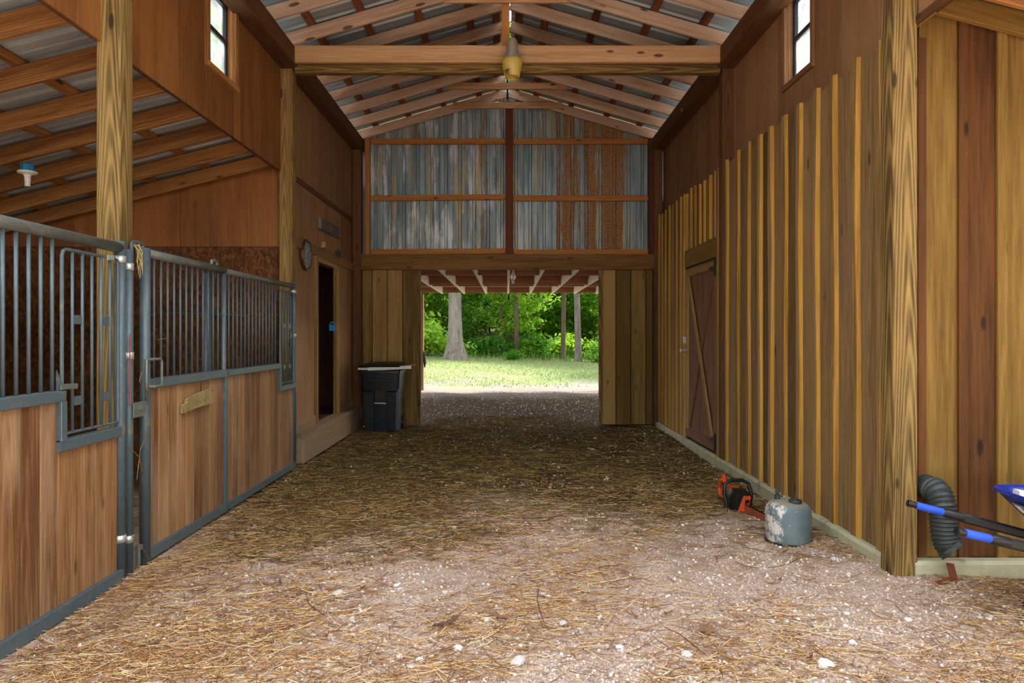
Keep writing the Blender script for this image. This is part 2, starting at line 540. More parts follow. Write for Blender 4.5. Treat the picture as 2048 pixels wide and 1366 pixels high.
def m_floor():
    t = NT('barn_floor_dirt')
    vec = t.coord()
    sep = t.node('ShaderNodeSeparateXYZ')
    t.l.new(vec, sep.inputs[0])
    Y = sep.outputs[1]
    fine = t.noise(vec, 55, 6, 0.7)
    mid = t.noise(vec, 6, 5, 0.6)
    big = t.noise(vec, 0.9, 4, 0.6)
    grav = t.ramp(fine, [(0.3, lin((142, 110, 90))), (0.5, lin((190, 162, 144))), (0.72, lin((226, 210, 198)))])
    soil = t.ramp(fine, [(0.3, lin((60, 48, 28))), (0.55, lin((92, 74, 44))), (0.75, lin((130, 110, 74)))])
    # hay-trodden soil takes over from the loose gravel deeper into the aisle
    f = t.math('ADD', t.math('MULTIPLY_ADD', Y, 0.26, -0.98), t.math('MULTIPLY', t.math('SUBTRACT', big, 0.5), 1.5))
    f = t.math('ADD', f, t.math('MULTIPLY', t.math('SUBTRACT', mid, 0.5), 0.9))
    f2 = t.math('ADD', t.math('MULTIPLY', Y, -0.5), 8.6)       # gravel again outside the porch
    f = t.math('MINIMUM', f, f2)
    m = t.ramp(f, [(0.25, 0.0), (0.75, 1.0)])
    drv = t.ramp(fine, [(0.3, lin((96, 88, 82))), (0.7, lin((134, 124, 118)))])
    grav = t.mix(t.ramp(t.math('MULTIPLY_ADD', Y, 0.5, -7.0), [(0.0, 0.0), (1.0, 1.0)]), grav, drv)
    soil = t.mix(t.ramp(t.math('MULTIPLY_ADD', Y, 0.4, -4.0), [(0.0, 0.0), (1.0, 0.85)]), soil, t.ramp(fine, [(0.3, lin((62, 54, 46))), (0.6, lin((92, 82, 72))), (0.78, lin((150, 142, 134)))]))
    c = t.mix(m, grav, soil)
    hay = t.math('MULTIPLY', t.ramp(mid, [(0.5, 0.0), (0.7, 0.55)]), t.ramp(t.math('MULTIPLY_ADD', Y, -0.3, 4.0), [(0.0, 0.15), (1.0, 1.0)]))
    c = t.mix(hay, c, lin((152, 112, 66)))
    t.bump(t.math('ADD', fine, t.math('MULTIPLY', mid, 0.6)), 0.7, 0.02)
    return t.base(c, 0.95, 0, 0.1)
M_FLOOR = m_floor()

def m_lawn():
    t = NT('lawn_and_drive')
    vec = t.coord()
    sep = t.node('ShaderNodeSeparateXYZ')
    t.l.new(vec, sep.inputs[0])
    Y = sep.outputs[1]
    big = t.noise(vec, 0.35, 5, 0.6)
    fine = t.noise(vec, 4, 5, 0.7)
    grass = t.ramp(fine, [(0.3, lin((96, 108, 62))), (0.6, lin((126, 134, 92))), (0.8, lin((146, 146, 112)))])
    drive = t.ramp(fine, [(0.3, lin((108, 98, 92))), (0.7, lin((142, 132, 126)))])
    litter = t.ramp(fine, [(0.3, lin((84, 72, 46))), (0.7, lin((124, 106, 80)))])
    f = t.math('ADD', t.math('MULTIPLY_ADD', Y, 0.16, -3.1), t.math('MULTIPLY', t.math('SUBTRACT', big, 0.5), 3.0))
    c = t.mix(t.ramp(f, [(0.0, 0.0), (0.5, 1.0)]), drive, grass)
    f2 = t.math('ADD', t.math('MULTIPLY_ADD', Y, 0.10, -3.7), t.math('MULTIPLY', t.math('SUBTRACT', big, 0.5), 3.0))
    c = t.mix(t.ramp(f2, [(0.0, 0.0), (0.5, 0.8)]), c, litter)
    return t.base(c, 0.95, 0, 0.1)
M_LAWN = m_lawn()

def m_leaf(name, c0, c1):
    t = NT(name)
    r = t.rand()
    n = t.noise(t.coord(), 0.9, 4, 0.6)
    f = t.math('MULTIPLY_ADD', t.math('SUBTRACT', r, 0.5), 0.5, n)
    c = t.ramp(f, [(0.25, lin(c0)), (0.75, lin(c1))])
    t.base(c, 0.55, 0, 0.25)
    tl = t.node('ShaderNodeBsdfTranslucent')
    t.l.new(t.mix(1.0, c, (1.0, 1.05, 0.45), 'MULTIPLY'), tl.inputs[0])
    mx = t.node('ShaderNodeMixShader')
    mx.inputs[0].default_value = 0.5
    t.l.new(t.b.outputs[0], mx.inputs[1])
    t.l.new(tl.outputs[0], mx.inputs[2])
    t.l.new(mx.outputs[0], t.o.inputs[0])
    return t.m
M_LEAF = m_leaf('spring_leaves', (76, 130, 34), (158, 194, 72))
M_LEAFD = m_leaf('deep_green_leaves', (52, 108, 34), (120, 166, 58))
M_BARK = wood('grey_bark', (78, 70, 66), (140, 130, 124), var=0.2, grain=0.25, knots=0.3, rough=0.95)
M_BARKD = wood('dark_bark', (58, 48, 40), (104, 90, 76), var=0.3, grain=0.25, knots=0.2, rough=0.95)
M_DEADLEAF = wood('dry_leaf_brown', (88, 60, 46), (136, 98, 74), var=0.6, knots=0.2)

# ------------------------------------------------------------------ dimensions
PX = 2.33                     # inner face of the eave plates
PZ = 4.65                     # top of the plates / rafter underside there
SL = 0.29                     # roof pitch
YB = 11.10                    # inner face of the rear gable
ridge_z = PZ + SL * PX

def roofline(x, off=0.0):
    return ridge_z - SL * abs(x) + off

# ------------------------------------------------------------------ floor and grounds
def floor_z(x, y):
    return 0.018 * np.sin(x * 1.7 + 0.6) * np.sin(y * 1.1) + 0.01 * np.sin(x * 4.1 + y * 2.3) - 0.012

gx, gy = np.meshgrid(np.linspace(-6.2, 5.9, 96), np.linspace(-1.0, 19.0, 160))
gz = floor_z(gx, gy)
V = np.stack([gx.ravel(), gy.ravel(), gz.ravel()], 1)
nx, ny = 96, 160
ii = (np.arange(ny - 1)[:, None] * nx + np.arange(nx - 1)[None, :]).ravel()
Fq = np.stack([ii, ii + 1, ii + nx + 1, ii + nx], 1)
floor = np_mesh('floor', V, Fq, M_FLOOR, smooth=True)
tag(floor, 'dusty gravel and dirt floor of the barn aisle', kind='structure')

def ground_z(x, y):
    s = np.clip((y - 20) / 18, 0, 1)
    s = s * s * (3 - 2 * s)
    return s * (0.13 - 0.045 * np.clip(x, -9, 9)) - 0.05 + np.clip((y - 52) * 0.11, 0, 7)

gx, gy = np.meshgrid(np.linspace(-70, 70, 120), np.concatenate([np.linspace(-40, 18, 20), np.linspace(19, 60, 90), np.linspace(62, 120, 12)]))
nx, ny = gx.shape[1], gx.shape[0]
V = np.stack([gx.ravel(), gy.ravel(), ground_z(gx, gy).ravel() - 0.0], 1)
ii = (np.arange(ny - 1)[:, None] * nx + np.arange(nx - 1)[None, :]).ravel()
ground = np_mesh('ground', V, np.stack([ii, ii + 1, ii + nx + 1, ii + nx], 1), M_LAWN, smooth=True)
tag(ground, 'pale gravel drive and sunlit lawn sloping up to the wood', kind='structure')

# ------------------------------------------------------------------ main roof
ceiling = empty('ceiling', (0, 0, PZ), 'open gable roof of pine rafters, purlins and ribbed metal', kind='structure')
cs = math.cos(math.atan(SL))
raft_y = [11.03 - 0.598 * k for k in range(14)]
OV = 2.80
RD = 0.14
for y in raft_y:
    for s in (-1, 1):
        a = (s * 0.035, y, roofline(0.035, RD / 2 / cs))
        b = (s * OV, y, roofline(OV, RD / 2 / cs))
        beam('rafter', a, b, 0.04, RD, M_RAFT, ceiling)
beam('ridge_board', (0, 3.15, ridge_z + 0.06), (0, 11.2, ridge_z + 0.06), 0.03, 0.14, M_BROWN, ceiling)
for s in (-1, 1):
    for x in (0.14, 0.46, 1.03, 1.60, 2.13, 2.72):
        z = roofline(x, RD / cs + 0.02)
        beam('purlin', (s * x, 3.15, z), (s * x, 11.35, z), 0.088, 0.038, M_PURL, ceiling, up=(s * SL, 0, 1))
# ribbed roof sheets, one part each; ribs run down the slope
def rib_profile(w=0.914, n=4):
    pts = []
    p = w / n
    for k in range(n):
        x0 = k * p
        pts += [(x0, 0), (x0 + p * .34, 0), (x0 + p * .40, .006), (x0 + p * .46, 0), (x0 + p * .74, 0), (x0 + p * .80, .03), (x0 + p * .92, .03)]
    pts.append((w, 0))
    return pts
prof = rib_profile()
sheet_cache = {}
def roof_sheet(y0, s, x_in, x_out, zf, parent, name='roof_sheet'):
    key = (s, x_in, x_out, name)
    if key not in sheet_cache:
        v, f = [], []
        for a, h in prof:
            for x in (x_in, x_out):
                v.append((s * x, a, zf(x) + h - 5.0))
        n = len(prof)
        for i in range(n - 1):
            q = (2 * i, 2 * i + 1, 2 * i + 3, 2 * i + 2)
            f.append(q if s > 0 else q[::-1])
        me = bpy.data.meshes.new(name)
        me.from_pydata(v, [], f)
        me.materials.append(M_ROOF if name == 'roof_sheet' else M_ROOF2)
        me.update()
        sheet_cache[key] = me
    o = bpy.data.objects.new(name, sheet_cache[key])
    return link(o, parent, Matrix.Translation((0, y0, 5.0)))
zf_main = lambda x: roofline(x, RD / cs + 0.042)
for s in (-1, 1):
    for k in range(9):
        roof_sheet(3.165 + k * 0.905, s, 0.045, 2.86, zf_main, ceiling)
# collar ties, king posts and the tie beam
for y in (11.03 - 0.05, 10.13, 7.54 - 0.05, 4.45):
    beam('collar_tie', (-0.88, y - 0.02, 5.17), (0.88, y - 0.02, 5.17), 0.036, 0.10, M_TIE, ceiling)
for y in (7.62, 4.30):
    beam('tie_beam', (-2.46, y - 0.12, 4.57), (2.48, y - 0.12, 4.57), 0.045, 0.185, M_TIE, ceiling)
    beam('tie_beam', (-2.36, y, 4.47), (2.36, y, 4.47), 0.09, 0.14, M_POST, ceiling)
    beam('king_post', (-0.02, y - 0.06, 4.60), (-0.02, y - 0.06, ridge_z), 0.085, 0.07, M_GIRT, ceiling, up=(0, 1, 0))
for s in (-1, 1):
    beam('eave_plate', (s * (PX + 0.02), 3.15, 4.555), (s * (PX + 0.02), YB, 4.555), 0.04, 0.19, M_PLATE, ceiling)
    beam('eave_plate', (s * (PX + 0.12), 3.15, 4.48), (s * (PX + 0.12), YB, 4.48), 0.17, 0.04, M_PLATE, ceiling)

# ------------------------------------------------------------------ posts
def post(x, y, z1, label, w=0.15, mat=M_POST):
    o = beam('timber_post', (x, y, -0.05), (x, y, z1), w, w, mat, up=(0, 1, 0), ch=0.008)
    return tag(o, label, 'post', 'timber posts carrying the barn roof')
post(-2.485, 4.32, 4.46, 'square treated timber post rising behind the blue-grey stall gate post')
post(-2.475, 7.69, 4.46, 'grained timber post between the stall and the clock wall')
post(2.445, 4.265, 4.46, 'knotty treated timber post at the corner behind the wheelbarrow handles')
post(2.475, 7.69, 4.46, 'dark timber post above the board wall beside the plank door', mat=M_PLATE)
post(-2.42, 11.02, 4.46, 'dark timber corner post at the left end of the metal gable', w=0.14, mat=M_PLATE)
post(2.42, 11.02, 4.46, 'dark timber corner post at the right end of the metal gable', w=0.14, mat=M_PLATE)

# ------------------------------------------------------------------ left clerestory wall and window
def panel(name, X, y0, y1, z0, z1, mat, parent, t=0.012):
    return beam(name, (X, (y0 + y1) / 2, z0), (X, (y0 + y1) / 2, z1), (y1 - y0) - 0.003, t, mat, parent, up=(1, 0, 0), ch=0.002)
wl_ = empty('wall_left', (-2.53, 4, 3.32), 'orange plywood clerestory wall above the horse stall', kind='structure')
for y0, y1 in ((3.14, 4.02), (4.02, 5.24), (6.46, 7.66)):
    panel('plywood_panel', -2.535, y0, y1, 3.32, 4.50, M_PLY, wl_)
panel('plywood_panel', -2.535, 5.24, 5.74, 3.32, 4.50, M_PLY, wl_)
panel('plywood_panel', -2.535, 5.74, 6.32, 3.32, 3.78, M_PLY, wl_)
panel('plywood_panel', -2.535, 6.32, 6.46, 3.32, 4.50, M_PLY, wl_)
for y0, y1 in ((3.14, 4.2), (4.42, 7.6)):
    beam('sill_trim', (-2.55, y0, 3.335), (-2.55, y1, 3.335), 0.03, 0.04, M_PLATE, wl_)

def window(name, s, y0, y1, z0, z1, X, label, cas):
    w = empty(name, (s * X, (y0 + y1) / 2, z0), label, kind='structure')
    xi = s * (X - 0.012)
    # wooden lining and casing
    beam('casing', (xi, y1 + 0.03, z0 - 0.05), (xi, y1 + 0.03, z1 + 0.05), 0.06, 0.03, cas, w, up=(1, 0, 0))
    beam('casing', (xi, y0 - 0.03, z0 - 0.05), (xi, y0 - 0.03, z1 + 0.05), 0.06, 0.03, cas, w, up=(1, 0, 0))
    beam('casing', (xi, y0 - 0.06, z1 + 0.03), (xi, y1 + 0.06, z1 + 0.03), 0.03, 0.06, cas, w)
    beam('sill', (s * (X + 0.02), y0 - 0.05, z0 - 0.03), (s * (X + 0.02), y1 + 0.05, z0 - 0.03), 0.12, 0.045, cas, w)
    for yy in (y0 + 0.008, y1 - 0.008):
        beam('lining', (s * (X + 0.05), yy, z0), (s * (X + 0.05), yy, z1), 0.016, 0.10, cas, w, up=(1, 0, 0))
    # black frame, two sashes
    xf = s * (X + 0.07)
    zm = (z0 + z1) / 2 + 0.01
    for yy in (y0 + 0.03, y1 - 0.03):
        beam('frame', (xf, yy, z0), (xf, yy, z1), 0.035, 0.05, M_BLACKFR, w, up=(1, 0, 0))
    beam('frame', (xf, y0, z0 + 0.02), (xf, y1, z0 + 0.02), 0.05, 0.035, M_BLACKFR, w)
    beam('frame', (xf, y0, z1 - 0.02), (xf, y1, z1 - 0.02), 0.05, 0.035, M_BLACKFR, w)
    beam('meeting_rail', (s * (X + 0.06), y0, zm), (s * (X + 0.06), y1, zm), 0.035, 0.045, M_BLACKFR, w)
    for za, zb, dx in ((z0 + 0.03, zm, 0.062), (zm, z1 - 0.03, 0.078)):
        beam('pane', (s * (X + dx), (y0 + y1) / 2, za), (s * (X + dx), (y0 + y1) / 2, zb), y1 - y0 - 0.08, 0.004, M_GLASS, w, up=(1, 0, 0), ch=0.0005)
    return w
window('window_1', -1, 5.76, 6.30, 3.80, 4.52, 2.53, 'small black-framed window high in the left plywood wall', M_LRAFT)
window('window_2', 1, 5.68, 6.20, 3.76, 4.52, 2.54, 'small black-framed window high in the right plywood wall', M_PLY_RED)

# ------------------------------------------------------------------ left lean-to roof
def lz(ax):            # underside of the left lean-to rafters
    return 3.37 - 0.25 * (ax - 2.55)
lean = empty('ceiling_lean_to', (-4.4, 4, 3.0), 'low lean-to roof of brown rafters and ribbed metal over the stall', kind='structure')
l_y = [7.53 - 0.578 * k for k in range(8)] + [8.2, 8.8, 9.4, 10.0, 10.6]
for y in l_y:
    beam('rafter', (-2.56, y, lz(2.56) + 0.07), (-6.4, y, lz(6.4) + 0.07), 0.04, 0.14, M_LRAFT, lean)
for ax in (2.72, 3.32, 3.92, 4.52, 5.12, 5.72, 6.3):
    beam('purlin', (-ax, 3.15, lz(ax) + 0.164), (-ax, 11.2, lz(ax) + 0.164), 0.088, 0.038, M_LRAFT, lean, up=(-0.25, 0, 1))
zf_l = lambda x: lz(x) + 0.186
for k in range(9):
    roof_sheet(3.115 + k * 0.905, -1, 2.55, 6.6, zf_l, lean, 'lean_to_sheet')

# stall cross wall (plywood over OSB) and outer wall
ws = empty('wall_stall', (-4.2, 7.70, 0), 'plywood over strand-board cross wall at the end of the stall', kind='structure')
def sloped_panel(name, xa, xb, z0, mat, parent, y=7.70, t=0.014, ztop=lambda ax: lz(ax) + 0.15):
    v = []
    for yy in (y, y + t):
        v += [(-xa, yy, z0), (-xb, yy, z0), (-xb, yy, ztop(xb)), (-xa, yy, ztop(xa))]
    f = [(0, 1, 2, 3), (7, 6, 5, 4), (0, 4, 5, 1), (1, 5, 6, 2), (2, 6, 7, 3), (3, 7, 4, 0)]
    c = Vector((-(xa + xb) / 2, y, z0))
    return mesh(name, [Vector(p) - c for p in v], f, mat, parent, M=Matrix.Translation(c))
for xa, xb in ((2.50, 3.685), (3.69, 4.885), (4.89, 6.15)):
    sloped_panel('plywood_panel', xa, xb, 2.485, M_PLY, ws)
for xa, xb in ((2.50, 3.685), (3.69, 4.885), (4.89, 6.15)):
    beam('strand_board', (-(xa + xb) / 2, 7.705, -0.03), (-(xa + xb) / 2, 7.705, 2.48), xb - xa, 0.014, M_OSB, ws, up=(0, 1, 0))
wo = beam('wall_left_outer', (-6.16, 2.4, 1.2), (-6.16, 11.2, 1.2), 0.03, 2.6, M_DARKW)
tag(wo, 'dark outer plank wall of the stall lean-to', kind='structure')

wse = empty('wall_stall_blocker', (-4.3, 2.44, 0), 'unseen low plank wall added beside the entrance to darken the stall', kind='structure')  # added out of view to keep entrance light off the lower stall
for k in range(14):
    beam('plank', (-2.44 - .265 * (k + .5), 2.44, -.02), (-2.44 - .265 * (k + .5), 2.44, 2.25), .262, .03, M_STALL, wse, up=(0, 1, 0))

# ------------------------------------------------------------------ tack room wall (left rear)
wt = empty('wall_left_rear', (-2.50, 9.4, 0.34), 'reddish plywood tack-room wall with a doorway and clock', kind='structure')
TX = -2.505
for y0, y1 in ((7.77, 8.98), (8.98, 10.20), (10.20, 11.10)):
    panel('plywood_panel', TX, y0, y1, 3.36, 4.50, M_PLY_RED, wt)
for y0, y1 in ((7.77, 8.98), (8.98, 10.20), (10.20, 11.10)):
    panel('plywood_panel', TX, y0, y1, 2.64, 3.30, M_PLY_RED, wt)
panel('plywood_panel', TX, 7.77, 8.90, 0.34, 2.60, M_PLY_RED, wt)
panel('plywood_panel', TX, 10.04, 11.10, 0.34, 2.60, M_PLY_RED, wt)
beam('seam_batten', (TX + 0.012, 7.77, 3.33), (TX + 0.012, 10.95, 3.33), 0.02, 0.07, M_PLATE, wt)
beam('seam_batten', (TX + 0.018, 7.77, 2.58), (TX + 0.018, 10.95, 2.58), 0.03, 0.13, M_PLY_RED, wt)
for y in (8.98, 10.20):
    beam('seam_batten', (TX + 0.008, y, 2.66), (TX + 0.008, y, 3.28), 0.035, 0.012, M_PLY, wt, up=(1, 0, 0))
beam('skirting', (TX + 0.015, 7.77, 0.40), (TX + 0.015, 8.84, 0.40), 0.02, 0.11, M_STEP, wt)
beam('skirting', (TX + 0.015, 10.13, 0.40), (TX + 0.015, 11.05, 0.40), 0.02, 0.11, M_STEP, wt)
beam('edge_trim', (TX + 0.02, 7.80, 0.34), (TX + 0.02, 7.80, 4.45), 0.04, 0.03, M_POST, wt, up=(1, 0, 0))

d2 = empty('door_2', (TX, 9.35, 0.34), 'open dark tack-room doorway with raw wooden jambs', kind='structure')
beam('jamb', (TX + 0.02, 8.87, 0.34), (TX + 0.02, 8.87, 2.52), 0.075, 0.04, M_DOORB, d2, up=(1, 0, 0))
beam('jamb', (TX - 0.005, 9.94, 0.34), (TX - 0.005, 9.94, 2.46), 0.035, 0.05, M_DOORB, d2, up=(1, 0, 0))
beam('jamb', (TX + 0.02, 10.01, 0.34), (TX + 0.02, 10.01, 2.46), 0.10, 0.03, M_DOORB, d2, up=(1, 0, 0))
beam('jamb', (TX + 0.025, 10.10, 0.34), (TX + 0.025, 10.10, 2.42), 0.05, 0.02, M_PLY_RED, d2, up=(1, 0, 0))
beam('head', (TX - 0.04, 8.90, 2.485), (TX - 0.04, 9.96, 2.485), 0.12, 0.07, M_DOORB, d2)
for z in (0.62, 0.95, 1.30, 1.64, 1.98, 2.28):
    beam('shim_block', (TX - 0.01, 9.915, z), (TX - 0.01, 9.915, z + 0.05), 0.014, 0.04, M_POST, d2, up=(1, 0, 0))
tape = G().box((TX - 0.04, 9.915, 1.60), (0.09, 0.012, 0.11)).box((TX - 0.04, 9.915, 1.655), (0.05, 0.012, 0.05)).build('paint_tape', M_TAPE)
tag(tape, 'torn scrap of bright blue tape on the tack-room door jamb', 'tape')
# the room behind
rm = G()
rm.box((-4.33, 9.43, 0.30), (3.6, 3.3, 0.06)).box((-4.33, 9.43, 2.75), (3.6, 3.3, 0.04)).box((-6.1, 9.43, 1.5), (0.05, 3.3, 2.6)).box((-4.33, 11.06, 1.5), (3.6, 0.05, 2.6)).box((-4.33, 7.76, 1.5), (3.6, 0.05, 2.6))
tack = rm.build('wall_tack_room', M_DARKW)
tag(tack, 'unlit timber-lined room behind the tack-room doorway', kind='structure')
# step
stp = empty('wooden_step', (-2.4, 9.4, 0), 'long weathered timber step below the tack-room doorway', 'step')
beam('riser', (-2.345, 7.80, 0.165), (-2.345, 10.92, 0.165), 0.045, 0.29, M_STEP, stp)
beam('tread', (-2.43, 7.78, 0.325), (-2.43, 10.94, 0.325), 0.21, 0.04, M_STEP, stp)
beam('end_board', (-2.50, 7.80, 0.165), (-2.36, 7.80, 0.165), 0.04, 0.29, M_STEP, stp)
beam('end_board', (-2.50, 10.92, 0.165), (-2.36, 10.92, 0.165), 0.04, 0.29, M_DARKW, stp)

# clock, sign, little fittings on the tack wall
ck = empty('wall_clock', (TX, 8.38, 2.47), 'round bronze-rimmed wall clock beside the tack-room doorway', 'clock')
G().lathe([(0.0, 0), (0.19, 0), (0.195, 0.03), (0.185, 0.05), (0.165, 0.055), (0.155, 0.04), (0.0, 0.04)], (TX + 0.006, 8.38, 2.47), 'X', 32).build('rim', M_BRASS, ck, True)
G().lathe([(0.0, 0), (0.153, 0), (0.153, 0.006), (0.0, 0.008)], (TX + 0.046, 8.38, 2.47), 'X', 32).build('dial', M_FACE, ck, True)
for k in range(12):
    a = k * PI / 6
    r = 0.125
    beam('hour_mark', (TX + 0.055, 8.38 + (r - .02) * math.sin(a), 2.47 + (r - .02) * math.cos(a)), (TX + 0.055, 8.38 + r * math.sin(a), 2.47 + r * math.cos(a)), 0.008, 0.004, M_DARKINK, ck, up=(1, 0, 0), ch=.001)
for a, r in ((2.6, 0.07), (0.9, 0.11)):
    beam('hand', (TX + 0.058, 8.38, 2.47), (TX + 0.058, 8.38 + r * math.sin(a), 2.47 + r * math.cos(a)), 0.008, 0.003, M_REDINK, ck, up=(1, 0, 0), ch=.001)

sg = empty('wooden_sign', (TX, 9.5, 2.95), 'grey weathered board sign with faded marks above the tack-room doorway', 'sign')
beam('board', (TX + 0.02, 8.94, 2.965), (TX + 0.02, 10.05, 2.985), 0.024, 0.17, M_GREYW, sg, ch=0.012)
beam('pale_end', (TX + 0.034, 8.95, 2.965), (TX + 0.034, 9.05, 2.965), 0.006, 0.15, M_DRIFT, sg)
def scribble(y0, y1, z, hgt, mat, x, n, parent, seed):
    r = random.Random(seed)
    g = G()
    for k in range(n):
        y = y0 + (y1 - y0) * (k + 0.5) / n
        w = (y1 - y0) / n * 0.3
        pts = [(x, y - w, z + hgt * r.uniform(-.5, .5)), (x, y - w * .2, z + hgt * r.choice((-.5, .5))), (x, y + w * .6, z + hgt * r.uniform(-.4, .4)), (x, y + w, z + hgt * r.choice((-.5, .5)))]
        g.tube(pts, 0.004, 5)
    return g.build('faded_lettering', mat, parent)
scribble(9.14, 9.42, 2.975, 0.07, M_FADED, TX + 0.031, 6, sg, 3)
scribble(9.46, 9.62, 2.975, 0.10, M_REDINK, TX + 0.033, 3, sg, 5)
scribble(9.68, 9.98, 2.98, 0.07, M_FADED, TX + 0.031, 6, sg, 9)
hk = G().add([(TX + .006, 9.16, 2.66), (TX + .006, 9.26, 2.66), (TX + .006, 9.24, 2.74), (TX + .006, 9.20, 2.75), (TX + .05, 9.17, 2.665), (TX + .05, 9.25, 2.665), (TX + .05, 9.235, 2.73), (TX + .05, 9.205, 2.74)],
             [(3, 2, 1, 0), (4, 5, 6, 7), (0, 1, 5, 4), (1, 2, 6, 5), (2, 3, 7, 6), (3, 0, 4, 7)]).build('wooden_peg', M_DRIFT)
tag(hk, 'small pale wooden peg block under the grey sign', 'peg')
cb = G().box((TX + 0.035, 9.95, 2.66), (0.05, 0.09, 0.08)).box((TX + 0.035, 9.98, 2.71), (0.03, 0.03, 0.03)).build('cable_box', M_DUCT)
tag(cb, 'small dull teal cable box on the band above the doorway', 'cable box')

# ------------------------------------------------------------------ right wall: boards and battens, plywood above
wr = beam('wall_right', (2.475, 7.69, 0.05), (2.475, 7.69, 3.40), 6.72, 0.02, M_DARKW, up=(1, 0, 0))
tag(wr, 'long board-and-batten wall on the right of the aisle', kind='structure')
wr['_w'] = 0
RB = 2.447                    # board face centre
bat_y = [4.43, 4.75, 5.07, 5.35, 5.67, 5.97, 6.28, 6.55, 6.87, 7.18, 7.54, 7.86]
rear_bat = [9.36, 9.55, 9.78, 10.02, 10.22, 10.47, 10.70, 10.92]
_batm = []
def wavy_batten(w, L, seed):
    r = random.Random(seed)
    n = 12
    v, f = [], []
    ph, am = r.uniform(0, 6), r.uniform(0.003, 0.012)
    for i in range(n + 1):
        z = L * i / n
        a = w / 2 + am * math.sin(ph + z * 1.7) * r.uniform(.6, 1.1)
        b = w / 2 + am * math.sin(ph * 1.7 + z * 2.3) * r.uniform(.6, 1.1)
        t = 0.024
        v += [(-a, -t / 2, z), (b, -t / 2, z), (b - 0.010, t / 2, z), (-a + 0.024 + .01 * math.sin(ph + z * 2.9), t / 2, z)]
    for i in range(n):
        for k in range(4):
            f.append((4 * i + k, 4 * i + (k + 1) % 4, 4 * i + 4 + (k + 1) % 4, 4 * i + 4 + k))
    f += [(3, 2, 1, 0), (4 * n, 4 * n + 1, 4 * n + 2, 4 * n + 3)]
    return v, f
def clear_parent(o, par):
    o.parent = par
    o.matrix_parent_inverse = par.matrix_world.inverted()
    return o
bpy.context.view_layer.update()
def wall_board(name, par, p0, p1, w, t, mat, up, batten=False, seed=0):
    if batten:
        M, L = frame(p0, p1, up)
        v, f = wavy_batten(w, L, seed)
        o = mesh(name, v, f, mat, None, M=M)
        o.data.materials.append(M_EDGE)
        for q_, p_ in enumerate(o.data.polygons):
            if q_ < 48 and q_ % 4 in (1, 3):
                p_.material_index = 1
    else:
        o = beam(name, p0, p1, w, t, mat, None, up=up)
    return clear_parent(o, par)
UPR = (-1, 0, 0)
for a, b in zip(bat_y[:-1], bat_y[1:]):
    wall_board('board', wr, (RB, (a + b) / 2, 0.09 + random.uniform(-.015, .01)), (RB, (a + b) / 2, 3.39 + random.uniform(-.012, .012)), b - a - 0.006, 0.025, M_BOARD, UPR)
for i, y in enumerate(bat_y):
    wall_board('batten', wr, (RB - 0.025, y, 0.09 + random.uniform(-.02, .01)), (RB - 0.025, y, 3.41 + random.uniform(-.01, .02)), random.uniform(.075, .105), 0.024, M_BATTEN, UPR, True, i)
wall_board('batten', wr, (RB - 0.03, 4.375, 0.02), (RB - 0.03, 4.375, 3.46), 0.05, 0.03, M_BATTEN, UPR)
for a, b in zip(rear_bat[:-1], rear_bat[1:]):
    wall_board('board', wr, (RB, (a + b) / 2, 0.06), (RB, (a + b) / 2, 3.39), b - a - 0.006, 0.025, M_BOARD, UPR)
for i, y in enumerate(rear_bat):
    wall_board('batten', wr, (RB - 0.025, y, 0.06), (RB - 0.025, y, 3.40 + random.uniform(-.02, .02)), random.uniform(.06, .085), 0.024, M_BATTEN, UPR, True, 40 + i)
y = 7.93
k = 0
while y < 9.30:                      # short pieces above the door
    w = random.choice((.085, .11, .13))
    wall_board('board', wr, (RB, y + w / 2, 2.63), (RB, y + w / 2, 3.39), w - .004, 0.025, M_YELLOW if k % 3 == 0 else M_BOARD, UPR)
    if k % 2 == 0:
        wall_board('batten', wr, (RB - 0.025, y, 2.63), (RB - 0.025, y, 3.40 + random.uniform(-.02, .03)), .05, 0.024, M_BATTEN, UPR, True, 70 + k)
    y += w
    k += 1
# plank door with crossed braces
d1 = empty('door_1', (2.43, 8.6, 0.14), 'tall plank door with crossed braces in the right wall', kind='structure')
DX = 2.452
YA, YC, ZA, ZC = 7.95, 9.28, 0.12, 2.38
beam('door_panel', (DX, (YA + YC) / 2, ZA), (DX, (YA + YC) / 2, ZC), YC - YA, 0.02, M_DOORP, d1, up=UPR)
bx = DX - 0.02
beam('rail', (bx, YA, ZC - 0.06), (bx, YC, ZC - 0.06), 0.022, 0.11, M_DOORB, d1)
beam('rail', (bx, YA, ZA + 0.06), (bx, YC, ZA + 0.06), 0.022, 0.11, M_DOORP, d1)
beam('stile', (bx, YA + 0.05, ZA + 0.115), (bx, YA + 0.05, ZC - 0.115), 0.09, 0.022, M_DOORP, d1, up=UPR)
beam('stile', (bx, YC - 0.06, ZA + 0.115), (bx, YC - 0.06, ZC - 0.115), 0.10, 0.022, M_DOORB, d1, up=UPR)
beam('brace', (bx, YA + 0.13, ZC - 0.14), (bx, YC - 0.16, ZA + 0.16), 0.075, 0.02, M_DOORP, d1, up=UPR)
beam('brace', (bx - 0.012, YC - 0.16, ZC - 0.14), (bx - 0.012, YA + 0.13, ZA + 0.16), 0.075, 0.02, M_DOORB, d1, up=UPR)
beam('header_board', (DX - 0.025, YA - 0.02, 2.51), (DX - 0.025, YC + 0.03, 2.51), 0.025, 0.23, M_YELLOW, d1)
beam('side_trim', (DX - 0.02, YC + 0.03, 0.1), (DX - 0.02, YC + 0.03, 2.38), 0.04, 0.03, M_BATTEN, d1, up=UPR)
